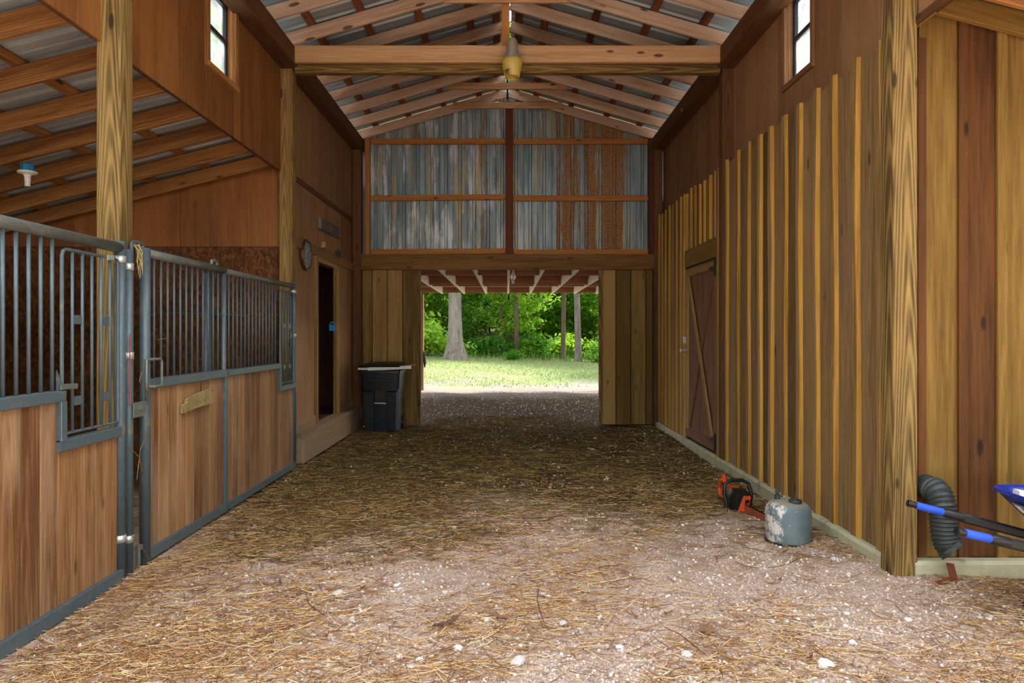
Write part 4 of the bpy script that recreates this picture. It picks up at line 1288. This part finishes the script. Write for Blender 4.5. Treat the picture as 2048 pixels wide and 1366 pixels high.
# ------------------------------------------------------------------ corrugated pipe elbow on the right front wall
X0 = (1882 - 1015) * 4.12 / F
path = [Vector((X0 - .01, 4.29, .55)), Vector((X0 - .01, 4.20, .55)), Vector((X0 - .008, 4.14, .535)), Vector((X0 - .005, 4.11, .49)), Vector((X0, 4.10, .43)), Vector((X0 + .002, 4.095, .36)), Vector((X0 + .008, 4.09, .29)), Vector((X0 + .022, 4.085, .235)), Vector((X0 + .035, 4.075, .215))]
dense = []
for i in range(len(path) - 1):
    p0, p1, p2, p3 = path[max(i - 1, 0)], path[i], path[i + 1], path[min(i + 2, len(path) - 1)]
    for k in range(9):
        u = k / 9
        dense.append(.5 * ((2 * p1) + (p2 - p0) * u + (2 * p0 - 5 * p1 + 4 * p2 - p3) * u * u + (3 * p1 - p0 - 3 * p2 + p3) * u ** 3))
dense.append(path[-1])
rr = [.074 + (.005 if (i % 3 == 0) else -.003) * (10 < i < len(dense) - 8) for i in range(len(dense))]
du = empty('drain_pipe', (X0, 4.1, .15), 'dark corrugated drain elbow coming out of the board wall', 'pipe')
G().tube(dense, rr, 22, cap=False).build('hose', M_DUCT, du, True)
rim = []
for r in (.076, .082, .082, .070, .066):
    rim.append(r)
e1, e0 = dense[-1], dense[-4]
dd = (e1 - e0).normalized()
G().tube([e1 - dd * .02, e1 - dd * .015, e1 + dd * .012, e1 + dd * .014, e1 - dd * .02], rim, 22, cap=False).build('end_rim', M_DUCT, du, True)
G().tube([e1 - dd * .05, e1 - dd * .045], [.066, .066], 22).build('inner_bore', M_BLACKP, du)

# ------------------------------------------------------------------ wheelbarrow
wbw = empty('wheelbarrow', (2.9, 3.42, 0), 'blue wheelbarrow with black handles and bright blue grips', 'wheelbarrow')
h1a, h1b = Vector((2.16, 3.69, .587)), Vector((3.45, 3.53, .26))
h2a, h2b = Vector((2.07, 3.15, .59)), Vector((3.38, 3.40, .26))
for a, b in ((h1a, h1b), (h2a, h2b)):
    d = (b - a).normalized()
    G().tube([a + d * .012, a + d * .05], .0175, 12).build('grip_end', M_BLACKP, wbw, True)
    G().tube([a + d * .045, a + d * .05, a + d * .185, a + d * .19], [.017, .0205, .0205, .017], 12).build('grip', M_GRIP, wbw, True)
    G().tube([a, a + d * .002, a + d * .02], [.012, .018, .019], 12).build('end_cap', M_BLACKP, wbw, True)
    G().tube([a + d * .185, a + d * .20, a + d * .25, a + d * .29], [.021, .026, .027, .024], 12).build('collar', M_BLACKP, wbw, True)
    G().bar(a + d * .27, b, .034, .05, ch=.010).build('shaft', M_BLACKP, wbw)
def trap(z, xa, xb, wa, wb_, yc=3.44, n=4, r=.10):
    pts = []
    cor = [(xa, yc - wa / 2), (xb, yc - wb_ / 2), (xb, yc + wb_ / 2), (xa, yc + wa / 2)]
    for i in range(4):
        p, q, s_ = Vector((*cor[i], 0)), Vector((*cor[i - 1], 0)), Vector((*cor[(i + 1) % 4], 0))
        a = p + (q - p).normalized() * r
        b = p + (s_ - p).normalized() * r
        for k in range(n + 1):
            u = k / n
            c = a * (1 - u) ** 2 + p * 2 * u * (1 - u) + b * u * u
            pts.append(Vector((c.x, c.y, z)))
    return pts
tr = G()
rings = [trap(0.665, 2.635, 3.985, .60, .50, r=.12), trap(0.674, 2.620, 4.005, .62, .52, r=.12), trap(0.656, 2.615, 4.010, .63, .53, r=.12), trap(0.647, 2.635, 3.985, .60, .50, r=.12), trap(0.542, 2.735, 3.835, .52, .45), trap(0.432, 2.835, 3.635, .42, .40), trap(0.405, 2.915, 3.535, .34, .34),
         trap(0.414, 2.925, 3.525, .33, .33), trap(0.441, 2.855, 3.615, .40, .38), trap(0.542, 2.755, 3.815, .50, .43), trap(0.656, 2.655, 3.965, .58, .48, r=.12), trap(0.665, 2.635, 3.985, .60, .50, r=.12)]
tr.loft(rings, cap=False)
nn = len(rings[0])
tr.f.append(tuple(range(6 * nn, 7 * nn)))
tr.f.append(tuple(range(7 * nn, 8 * nn))[::-1])
tr.build('tray', M_BLUE, wbw, True)
def tf(y, z, off=.004):               # point on the sloping handle-end face of the tray
    return (2.735 - (z - .542) * .95 - off, y, z - off)
lq = [tf(3.60, .615), tf(3.34, .615), tf(3.36, .49), tf(3.56, .49)]
G().add(lq + [(a_ - .003, b_, c_ - .003) for a_, b_, c_ in lq], [(0, 1, 2, 3), (7, 6, 5, 4), (0, 4, 5, 1), (1, 5, 6, 2), (2, 6, 7, 3), (3, 7, 4, 0)]).build('label', M_LABEL, wbw)
lq = [tf(3.59, .61, .008), tf(3.545, .61, .008), tf(3.545, .57, .008), tf(3.58, .57, .008)]
G().add(lq, [(0, 1, 2, 3)]).build('label_patch', M_WHITE, wbw)
for yq, zq, rq in ((3.50, .56, .018), (3.475, .53, .022), (3.50, .505, .015)):
    G().add([tf(yq + rq * math.cos(k), zq + rq * math.sin(k), .009) for k in (0, 1.05, 2.1, 3.14, 4.2, 5.24)], [(0, 1, 2, 3, 4, 5)]).build('label_mark', M_LABELB, wbw)
G().lathe([(.05, -.04), (.16, -.045), (.19, -.03), (.20, 0), (.19, .03), (.16, .045), (.05, .04)], (3.98, 3.46, .20), 'Y', 26).build('wheel', M_BLACKP, wbw, True)
for s in (-1, 1):
    G().tube([(2.92, 3.45 + s * .17, .40), (2.93, 3.45 + s * .2, .03), (3.05, 3.45 + s * .2, .012), (3.22, 3.45 + s * .2, .03), (3.3, 3.45 + s * .15, .36)], .015, 8).build('leg', M_BLACKP, wbw, True)
    G().tube([(3.42, 3.46 + s * .065, .27), (3.98, 3.46 + s * .055, .20)], .014, 8).build('fork', M_BLACKP, wbw, True)
o = G().bar((2.645, 3.55, .672), (3.25, 3.35, .58), .09, .035, ch=.012).build('foam_offcut', M_PORC)
tag(o, 'cream offcut of board resting in the blue wheelbarrow tray', 'offcut')

# rusty strap against the front kerb
ri = G()
ri.bar((2.545, 4.05, .02), (2.68, 4.10, .035), .03, .012, up=(0, -.3, 1)).bar((2.675, 4.07, -.01), (2.69, 4.15, .105), .045, .012, up=(0, -1, 0))
ro = ri.build('rusty_bracket', M_RUSTIRON)
tag(ro, 'bent rusty iron bracket on the ground against the pale kerb', 'bracket')
blk = G().lathe([(0, 0), (.05, 0), (.055, .02), (.03, .05), (0, .06)], (2.87, 3.72, .0), 'Z', 10).build('rubber_cap', M_IRON)
tag(blk, 'black rubber cap on the ground below the wheelbarrow', 'cap')

# ------------------------------------------------------------------ straw, gravel, stones, leaves on the floor
def straw_density(x, y):
    d = 0.35 + 0.5 * np.exp(-((x + 1.9) ** 2) / 1.2) + 0.25 * np.sin(x * 2.1 + 1.3) * np.sin(y * 1.7 + .4) + .2 * np.sin(x * 4.7 - y * 3.1)
    d = d + .35 * np.exp(-((y - 7.5) ** 2) / 4)
    d = d - .55 * np.exp(-((x - 1.8) ** 2) / .5 - ((y - 5.0) ** 2) / 1.6) - .5 * np.exp(-((x + .55) ** 2) / .2 - ((y - 4.3) ** 2) / .25)
    return np.clip(d, .06, 1)
def scatter(n, x0, x1, y0, y1, dens):
    xs, ys = [], []
    tot = 0
    while tot < n:
        x = rng.uniform(x0, x1, n)
        u = rng.uniform(0, 1, n)
        y = 1 / (1 / y0 + u * (1 / y1 - 1 / y0))
        keep = rng.uniform(0, 1, n) < dens(x, y)
        xs.append(x[keep]); ys.append(y[keep])
        tot += keep.sum()
    return np.concatenate(xs)[:n], np.concatenate(ys)[:n]
def make_straw(n, x0, x1, y0, y1, cols, name, label, wmin, wmax, lmin, lmax, fade):
    x, y = scatter(n, x0, x1, y0, y1, lambda a_, b_: straw_density(a_, b_) * fade(a_, b_))
    a = rng.normal(.1, .9, n)
    L = rng.uniform(lmin, lmax, n)
    w = rng.uniform(wmin, wmax, n)
    z = floor_z(x, y) + rng.uniform(.001, .014, n)
    bend = rng.normal(0, .18, n)
    up0, up1 = rng.uniform(-.004, .012, n), rng.uniform(-.004, .012, n)
    verts = np.zeros((n, 9, 3), np.float32)
    for i, t in enumerate((-.5, 0, .5)):
        aa = a + bend * t
        cx_, cy_ = x + np.cos(aa) * L * t, y + np.sin(aa) * L * t
        zz = z + (up0 if i == 0 else up1 if i == 2 else 0 * up0)
        nxv, nyv = -np.sin(a), np.cos(a)
        for j, (sx, sz) in enumerate(((-.5, 0), (.5, 0), (0, .8))):
            verts[:, i * 3 + j, 0] = cx_ + nxv * w * sx
            verts[:, i * 3 + j, 1] = cy_ + nyv * w * sx
            verts[:, i * 3 + j, 2] = zz + w * sz
    fb_ = np.array([(0, 1, 4, 3), (1, 2, 5, 4), (2, 0, 3, 5), (3, 4, 7, 6), (4, 5, 8, 7), (5, 3, 6, 8)])
    faces = (np.arange(n)[:, None, None] * 9 + fb_[None]).reshape(-1, 4)
    ci = rng.integers(0, len(cols), n)
    c = np.array([lin(q) for q in cols])[ci] * rng.uniform(.75, 1.15, n)[:, None]
    col = np.repeat(c, 9, axis=0)
    o = np_mesh(name, verts.reshape(-1, 3), faces, M_STRAW, None, col)
    return tag(o, label, 'straw', kind='stuff')
make_straw(23000, -2.34, 3.6, 2.2, 7.6, [(214, 170, 110), (186, 138, 86), (230, 198, 150), (158, 108, 68), (128, 86, 58)], 'loose_straw', 'loose golden straw strewn over the gravel near the entrance', .0016, .0038, .04, .20, lambda x, y: np.clip((7.6 - y) / 1.6, .02, 1))
make_straw(19000, -2.34, 2.38, 4.4, 12.5, [(134, 108, 62), (106, 82, 46), (86, 66, 40), (168, 140, 86)], 'trodden_hay', 'trodden olive-brown hay over the dark rear half of the aisle', .0025, .0055, .06, .24, lambda x, y: np.clip((y - 4.4 - .8 * np.sin(x * 1.9 + .7)) / 3.2, .0, 1) * ~((np.abs(x) > 1.3) & (y > 10.85)))

ico = bmesh.new()
bmesh.ops.create_icosphere(ico, subdivisions=1, radius=1)
ico_v = np.array([v.co[:] for v in ico.verts], np.float32)
ico_f = np.array([[v.index for v in f.verts] for f in ico.faces])
ico.free()
def make_pebbles(n, x0, x1, y0, y1, rmin, rmax, cols, name, label, dens):
    x, y = scatter(n, x0, x1, y0, y1, dens)
    r = rmin + (rmax - rmin) * rng.beta(1.2, 5, n)
    sc = rng.uniform(.6, 1.25, (n, 1, 3)) * np.array([1, 1, .7])
    jit = rng.uniform(.75, 1.2, (n, 12, 1))
    v = ico_v[None] * jit * sc * r[:, None, None]
    a = rng.uniform(0, 6.28, n)
    ca, sa = np.cos(a)[:, None], np.sin(a)[:, None]
    vx = v[:, :, 0] * ca - v[:, :, 1] * sa
    vy = v[:, :, 0] * sa + v[:, :, 1] * ca
    v[:, :, 0] = vx + x[:, None]
    v[:, :, 1] = vy + y[:, None]
    v[:, :, 2] += (floor_z(x, y) + r * .25)[:, None]
    faces = (np.arange(n)[:, None, None] * 12 + ico_f[None]).reshape(-1, 3)
    c = np.array([lin(q) for q in cols])[rng.integers(0, len(cols), n)] * rng.uniform(.8, 1.15, n)[:, None]
    o = np_mesh(name, v.reshape(-1, 3), faces, M_PEB, None, np.repeat(np.clip(c, 0, .95), 12, axis=0))
    return tag(o, label, 'gravel', kind='stuff')
PC = [(206, 188, 178), (188, 168, 158), (226, 214, 206), (168, 146, 132), (198, 172, 152), (150, 128, 112)]
pd = lambda x, y: np.clip(.55 + .35 * np.sin(x * 1.9 + .5) * np.cos(y * 2.3) + .3 * np.exp(-((x - 1.8) ** 2) / .8) - .12 * (y - 4), .08, 1)
make_pebbles(42000, -2.3, 3.8, 2.2, 7.0, .003, .019, PC, 'loose_gravel', 'pale pinkish gravel scattered over the front of the aisle', pd)
make_pebbles(9000, -2.3, 2.38, 6.5, 18.0, .006, .03, PC + [(110, 96, 76), (96, 80, 60)], 'rear_gravel', 'sparse gravel along the rear half of the aisle and porch', lambda x, y: np.clip(.3 + .5 * np.exp(-((x - 2.2) ** 2) / .2) + .3 * (y > 11), .05, 1) * ~((np.abs(x) > 1.33) & (y > 10.95) & (y < 11.25)))

# larger single stones
def stone_mesh(seed):
    r = random.Random(seed)
    bm = bmesh.new()
    bmesh.ops.create_icosphere(bm, subdivisions=2, radius=1)
    for v in bm.verts:
        v.co *= r.uniform(.78, 1.12)
        v.co.z *= .62
    me = bpy.data.meshes.new('limestone_chunk')
    bm.to_mesh(me)
    bm.free()
    me.materials.append(paint('limestone_%d' % seed, r.choice([(214, 204, 198), (196, 184, 178), (222, 214, 208)]), .85, 0, chip=(150, 128, 112), chip_amt=.6, scale=6, spec=.2))
    return me
st_me = [stone_mesh(k) for k in range(3)]
spots = [(1036, 1325, .035), (916, 1295, .022), (1126, 1242, .026), (1086, 1180, .022), (1098, 1184, .018), (1147, 1190, .016), (1106, 1140, .018), (793, 1173, .02), (800, 1180, .018), (676, 1187, .028), (684, 1232, .018), (704, 1237, .02), (975, 1240, .02), (1650, 1330, .036), (1545, 1243, .017), (1572, 1244, .017), (1704, 1287, .02), (1668, 1122, .022), (1672, 1122, .016), (1816, 1238, .02), (1374, 1303, .03), (1625, 1232, .014), (840, 1316, .02), (800, 1310, .02), (822, 1327, .02), (1240, 1290, .024), (1380, 1302, .018), (660, 1098, .018), (909, 1052, .022), (1360, 1022, .02), (1185, 898, .03), (1082, 900, .03), (818, 882, .026), (1190, 876, .03), (1290, 870, .03), (1977, 1240, .02), (1960, 1237, .018), (1693, 1227, .018), (1700, 1118, .018), (890, 1185, .014)]
for i, (px, py, r) in enumerate(spots):
    y = F * H / (py - 668)
    x = (px - 1015) * y / F
    o = bpy.data.objects.new('limestone_chunk', st_me[i % 3])
    COL.objects.link(o)
    o.location = (x, y, float(floor_z(x, y)) + r * .35)
    o.rotation_euler = (random.uniform(-.2, .2), random.uniform(-.2, .2), random.uniform(0, 6))
    o.scale = (r * random.uniform(.85, 1.3), r, r)
    own = {0: 'largest white limestone chunk at the bottom centre of the floor', 13: 'long white limestone chunk at the bottom right of the floor', 2: 'upright pale stone beside the thin dark twig', 30: 'white stone chip far back near the rear opening', 17: 'pale stone lying between the steel tank and the corner post'}
    if i in own:
        tag(o, own[i], 'stone', 'limestone chunks on the aisle floor')
        continue
    tag(o, 'pale limestone chunk lying loose among the straw on the aisle floor', 'stone', 'limestone chunks on the aisle floor')

# dry leaves
def leaf_mesh(seed, lobes):
    r = random.Random(seed)
    n = 26
    v, f = [(0, 0, .012)], []
    for k in range(n):
        a = 2 * PI * k / n
        rad = (.75 + .25 * math.cos(lobes * a) + r.uniform(-.08, .1)) * (1.0 if lobes > 3 else (1.2 - .55 * abs(math.sin(a))))
        if k % 2:
            rad *= .78
        v.append((rad * math.cos(a), rad * math.sin(a) * (.8 if lobes > 3 else .5), r.uniform(.0, .28) * rad))
    for k in range(n):
        f.append((0, 1 + k, 1 + (k + 1) % n))
    k0 = len(v)
    v += [(-.9, .02, .05), (-1.5, .05, .12), (-1.5, .02, .12), (-.9, -.02, .05)]
    f.append((k0, k0 + 1, k0 + 2, k0 + 3))
    me = bpy.data.meshes.new('dry_leaf')
    me.from_pydata(v, [], f)
    me.materials.append(M_DEADLEAF)
    me.update()
    return me
lf = [leaf_mesh(1, 5), leaf_mesh(2, 3), leaf_mesh(5, 2)]
def leaf(px, py, r, kind, rz_, label, group=None):
    y = F * H / (py - 668)
    x = (px - 1015) * y / F
    o = bpy.data.objects.new('dry_leaf', lf[kind])
    COL.objects.link(o)
    o.location = (x, y, float(floor_z(x, y)) + .018)
    o.rotation_euler = (random.uniform(.05, .35), random.uniform(-.15, .15), rz_)
    o.scale = (r * 1.2, r * 1.2, r * 1.2)
    so = o.modifiers.new('thick', 'SOLIDIFY')
    so.thickness = .02
    tag(o, label, 'leaf', group)
leaf(1412, 1256, .058, 0, 1.0, 'rust-red lobed oak leaf lying flat on the bare gravel')
leaf(892, 1250, .065, 2, .7, 'long grey-brown curled leaf near the bottom centre of the floor')
leaf(998, 1235, .055, 2, -.4, 'mauve-brown leaf right of the long curled leaf')
leaf(1428, 1296, .045, 2, -.5, 'narrow tan leaf just below the rust-red oak leaf')
for px, py, r, k, a in ((1335, 1222, .035, 1, .3), (1270, 1225, .03, 1, 2), (1560, 1160, .03, 1, 1), (1440, 1112, .04, 2, .2), (1436, 1090, .04, 2, 0), (630, 1130, .035, 1, .4), (560, 1170, .03, 1, 1.9), (470, 1185, .04, 2, .6), (530, 1270, .045, 2, -.3), (440, 1240, .035, 1, .8), (400, 1190, .035, 2, .2), (725, 1180, .03, 1, 1.2), (880, 1277, .025, 1, .2), (1975, 1225, .04, 1, .5), (2000, 1230, .04, 1, 2.1), (1040, 962, .05, 2, .1), (1190, 1060, .045, 1, .4), (300, 1296, .04, 2, .5), (360, 1130, .03, 1, .1), (1620, 1320, .03, 1, .9)):
    leaf(px, py, r, k, a, 'small dry brown leaf scattered on the straw-strewn floor', 'small dry leaves on the floor')
def twig(pts, label):
    w = []
    for px, py, dz in pts:
        y = F * H / (py - 668)
        w.append(((px - 1015) * y / F, y, .008 + dz))
    o = G().tube(w, [.0026] * (len(w) - 1) + [.0014], 6).build('twig', M_BROWN)
    tag(o, label, 'twig')
twig([(1078, 1180, 0), (1074, 1205, .012), (1080, 1230, .01), (1092, 1256, 0)], 'thin dark twig near the middle of the floor')
twig([(612, 1192, 0), (618, 1215, .01), (640, 1232, .012), (655, 1238, 0)], 'thin crooked dark twig left of the bare dust patch')
twig([(1330, 1258, 0), (1360, 1275, .008), (1400, 1305, 0)], 'long brown stem lying left of the oak leaf')

# straws caught on the gate post
sc_ = G()
for a, b, c_ in (((SX + .04, 4.20, .82), (SX + .05, 4.33, .72), (SX + .04, 4.38, .62)), ((SX + .05, 4.42, .86), (SX + .05, 4.34, .76), (SX + .05, 4.30, .58)), ((SX + .05, 4.36, 1.26), (SX + .06, 4.31, 1.20), (SX + .05, 4.46, 1.10)), ((SX + .05, 4.55, 1.46), (SX + .07, 4.62, 1.47), (SX + .05, 4.68, 1.44)), ((SX + .05, 4.24, .25), (SX + .06, 4.36, .12), (SX + .07, 4.44, .01))):
    sc_.tube([a, b, c_], .0025, 5)
so_ = sc_.build('caught_straw', M_BATTEN)
tag(so_, 'a few straws caught on the steel gate posts', 'straw', kind='stuff')

# ------------------------------------------------------------------ outdoors: lawn, trees
def blades(n, x0, x1, y0, y1, hmin, hmax, wd, cols, name, label, dens):
    x = rng.uniform(x0, x1, n)
    y = 1 / (1 / y0 + rng.uniform(0, 1, n) * (1 / y1 - 1 / y0))
    k = rng.uniform(0, 1, n) < dens(x, y)
    x, y = x[k], y[k]
    n = len(x)
    a = rng.uniform(0, 6.28, n)
    h = rng.uniform(hmin, hmax, n)
    z = ground_z(x, y)
    v = np.zeros((n, 3, 3), np.float32)
    lean_ = rng.normal(0, .35, (n, 2)) * h[:, None]
    for j, s in enumerate((-.5, .5)):
        v[:, j, 0] = x + np.cos(a) * wd * s
        v[:, j, 1] = y + np.sin(a) * wd * s
        v[:, j, 2] = z
    v[:, 2, 0] = x + lean_[:, 0]
    v[:, 2, 1] = y + lean_[:, 1]
    v[:, 2, 2] = z + h
    faces = np.arange(n * 3).reshape(n, 3)
    c = np.array([lin(q) for q in cols])[rng.integers(0, len(cols), n)] * rng.uniform(.8, 1.2, n)[:, None]
    o = np_mesh(name, v.reshape(-1, 3), faces, M_GRASS, None, np.repeat(c, 3, axis=0))
    return tag(o, label, 'grass', kind='stuff')
GC = [(112, 130, 76), (130, 144, 92), (146, 150, 110), (100, 124, 64)]
blades(70000, -14, 14, 19.5, 46, .03, .10, .025, GC, 'lawn_grass', 'short bright lawn grass beyond the porch', lambda x, y: np.clip((y - 19) * .12 + .3 * np.sin(x * .8 + y * .7), 0, 1))
blades(9000, -14, 14, 36, 48, .15, .55, .05, [(66, 106, 34), (92, 130, 48), (58, 94, 32)], 'tall_grass', 'tall unmown grass along the foot of the wood', lambda x, y: np.clip((y - 37) * .12, 0, 1))

def crown_mesh(name, seed, n, size, zc, rx, rz__, clumps, mat, low=False):
    r = np.random.default_rng(seed)
    cc = r.normal(0, 1, (clumps, 3))
    cc /= np.linalg.norm(cc, axis=1)[:, None]
    cc *= (r.uniform(.25, 1, clumps) ** .5)[:, None]
    cc = cc * np.array([rx, rx, rz__]) + np.array([0, 0, zc])
    cr = r.uniform(.35, .8, clumps) * (rx ** .5)
    k = r.integers(0, clumps, n)
    d = r.normal(0, .5, (n, 3)) * cr[k][:, None] * np.array([1, 1, .42])
    c = cc[k] + d
    c[:, 2] = np.maximum(c[:, 2], .15)
    a = r.uniform(0, 6.28, n)
    til = r.normal(0, .55, (n, 2))
    u = np.stack([np.cos(a), np.sin(a), til[:, 0]], 1)
    w = np.stack([-np.sin(a), np.cos(a), til[:, 1]], 1)
    s = r.uniform(.6, 1.3, n)[:, None] * size
    v = np.zeros((n, 5, 3), np.float32)
    v[:, 0] = c - u * s
    v[:, 1] = c - w * s * .55 - np.array([0, 0, .12]) * s
    v[:, 2] = c + u * s - np.array([0, 0, .35]) * s
    v[:, 3] = c + w * s * .55 - np.array([0, 0, .12]) * s
    v[:, 4] = c
    q = np.array([(0, 1, 4), (1, 2, 4), (2, 3, 4), (3, 0, 4)])
    faces = (np.arange(n)[:, None, None] * 5 + q[None]).reshape(-1, 3)
    me_o = np_mesh(name, v.reshape(-1, 3), faces, mat)
    me = me_o.data
    bpy.data.objects.remove(me_o)
    return me
CR = [crown_mesh('foliage', 1, 5200, .13, 3.4, 2.0, 2.7, 60, M_LEAF), crown_mesh('foliage', 2, 5200, .13, 4.2, 2.3, 3.2, 60, M_LEAF),
      crown_mesh('foliage', 3, 5200, .13, 3.2, 2.1, 2.6, 55, M_LEAFD), crown_mesh('foliage', 4, 5200, .14, 5.4, 2.7, 4.0, 70, M_LEAFD)]
SH = [crown_mesh('foliage', 7, 2600, .10, .8, 1.2, .8, 30, M_LEAF), crown_mesh('foliage', 8, 2600, .10, .7, 1.3, .7, 30, M_LEAFD)]
TALL = [crown_mesh('foliage', 9, 9000, .26, 13, 4.5, 6.0, 120, M_LEAF), crown_mesh('foliage', 10, 9000, .26, 12, 4.2, 5.5, 110, M_LEAFD)]
def trunk_mesh(seed, h, r0, r1, mat, flare=1.5, branches=5, bend=.12):
    r = random.Random(seed)
    g = G()
    pts, rad = [], []
    n = 14
    ph = r.uniform(0, 6)
    for i in range(n + 1):
        t = i / n
        pts.append((bend * h * .2 * math.sin(ph + t * 2.2) - bend * h * .2 * math.sin(ph), bend * h * .15 * math.sin(ph * 2 + t * 2) - bend * h * .15 * math.sin(ph * 2), -.15 + h * t))
        rad.append((r0 + (r1 - r0) * t) * (1 + (flare - 1) * math.exp(-t * h / .55)))
    g.tube(pts, rad, 14)
    for k in range(branches):
        i = r.randint(4, n - 1)
        p = Vector(pts[i])
        a = r.uniform(0, 6.28)
        L = r.uniform(.8, 2.2) * h / 6
        q = p + Vector((math.cos(a), math.sin(a), r.uniform(.4, .9))) * L * .5
        e = q + Vector((math.cos(a + .3), math.sin(a + .3), r.uniform(.2, .6))) * L * .5
        g.tube([p, q, e], [rad[i] * .45, rad[i] * .3, rad[i] * .1], 7)
    me_o = g.build('trunk', mat, None, True)
    me = me_o.data
    bpy.data.objects.remove(me_o)
    return me
TR = [trunk_mesh(1, 7, .085, .02, M_BARKD), trunk_mesh(2, 8, .10, .03, M_BARKD), trunk_mesh(3, 6, .06, .015, M_BARKD)]
BIG = trunk_mesh(11, 16, .36, .20, M_BARK, 2.0, 6, .02)
PALE = trunk_mesh(12, 14, .20, .10, M_BARK, 1.3, 4, .05)
DARK = trunk_mesh(13, 14, .15, .09, M_BARKD, 1.3, 4, .04)
STEM = trunk_mesh(14, 1.2, .03, .01, M_BARKD, 1.1, 3)

def tree(name, x, y, label, cat, group, trunk, crown, s=1.0, a=None, tall=None):
    e = empty(name, (x, y, float(ground_z(np.float64(x), np.float64(y)))), label, cat, group)
    a = random.uniform(0, 6.28) if a is None else a
    e.rotation_euler = (0, 0, a)
    e.scale = (s, s, s)
    for nm, me in (('trunk', trunk), ('foliage', crown)):
        if me is None:
            continue
        o = bpy.data.objects.new(nm, me)
        COL.objects.link(o)
        o.parent = e
        if nm == 'foliage':
            o['kind'] = 'stuff'
    return e
def gx_(px, y):
    return (px - 1015) * y / F
tree('oak_tree', gx_(911, 35), 35, 'large grey-barked tree with flared base left on the lawn', 'tree', 'trees behind the barn', BIG, TALL[0], 1, 0)
tree('pale_tree', gx_(1157, 39.5), 39.5, 'slim pale-barked tree at the right edge of the lawn', 'tree', 'trees behind the barn', PALE, TALL[1], 1, 1)
tree('dark_tree', gx_(1126, 42), 42, 'slim dark-barked tree left of the pale-barked tree', 'tree', 'trees behind the barn', DARK, TALL[1], 1, 2)
tree('slender_tree', gx_(1002, 45), 45, 'slender dark trunk left of the middle of the wood edge', 'tree', 'trees behind the barn', DARK, TALL[0], .75, 3)
tree('slender_tree', gx_(1033, 43.5), 43.5, 'slender dark trunk in the middle of the wood edge', 'tree', 'trees behind the barn', DARK, TALL[1], .85, 4)
rt = random.Random(5)
WL = [['bright green young tree at the near edge of the wood', 'deep green young tree at the near edge of the wood'],
      ['bright green tree in the second row of the wood', 'deep green tree in the second row of the wood'],
      ['bright green tree in the middle of the wood', 'deep green tree in the middle of the wood'],
      ['bright green tree at the very back of the wood', 'deep green tree at the very back of the wood']]
WG = 'leafy trees of the wood behind the lawn'
for row, (y0, y1, n, s0, s1) in enumerate(((46, 50, 13, .85, 1.1), (52, 57, 14, 1.0, 1.35), (60, 68, 15, 1.2, 1.6), (74, 84, 18, 1.7, 2.3))):
    for k in range(n):
        y = rt.uniform(y0, y1)
        x = (-1 + 2 * (k + rt.uniform(.2, .8)) / n) * (.28 * y)
        kind = rt.choice((0, 1, 2, 3))
        tree('woodland_tree', x, y, WL[row][kind // 2], 'tree', WG, TR[k % 3], CR[kind], rt.uniform(s0, s1))
for k in range(22):
    y = rt.uniform(43, 49)
    x = (-1 + 2 * (k + rt.uniform(.2, .8)) / 22) * (.27 * y)
    tree('undergrowth_shrub', x, y, ('low bright green shrub at the foot of the wood', 'low deep green shrub at the foot of the wood')[k % 2], 'shrub', 'shrubs along the wood edge', STEM, SH[k % 2], rt.uniform(.7, 1.3))
for px, y, s, lb in ((857, 38, 1.5, 'bright leafy bush left of the large grey-barked tree'), (1212, 40, 1.0, 'leafy bush at the far right of the lawn view'), (1029, 37, .35, 'small leafy seedling standing alone in the lawn')):
    tree('leafy_bush', gx_(px, y), y, lb, 'shrub', None, STEM, SH[0], s)
for x, y, s, lb in ((-15.5, 36, 1.35, 'tall tree seen through the left clerestory window'), (15.5, 36.5, 1.35, 'tall tree seen through the right clerestory window'), (-12, 27, 1.05, 'nearer tree outside beyond the left clerestory window'), (12.5, 26.5, 1.0, 'nearer tree outside beyond the right clerestory window')):
    tree('tall_tree', x, y, lb, 'tree', 'tall trees beside the barn', PALE, TALL[0] if x < 0 else TALL[1], s)

rr_ = random.Random(17)
for k in range(26):                   # unseen trees added round the entrance to cut low sky light on walls
    a = PI + PI * (k + rr_.uniform(.2, .8)) / 26
    d = rr_.uniform(24, 34)
    x, y = d * math.cos(a) * 1.05, -1 + d * math.sin(a)
    tree('sky_block_tree', x, y, 'unseen tall leafy tree added on the entrance side to block low sky light', 'tree', 'added sky-blocking trees on the entrance side', PALE if k % 2 else DARK, TALL[k % 2], rr_.uniform(.85, 1.1))
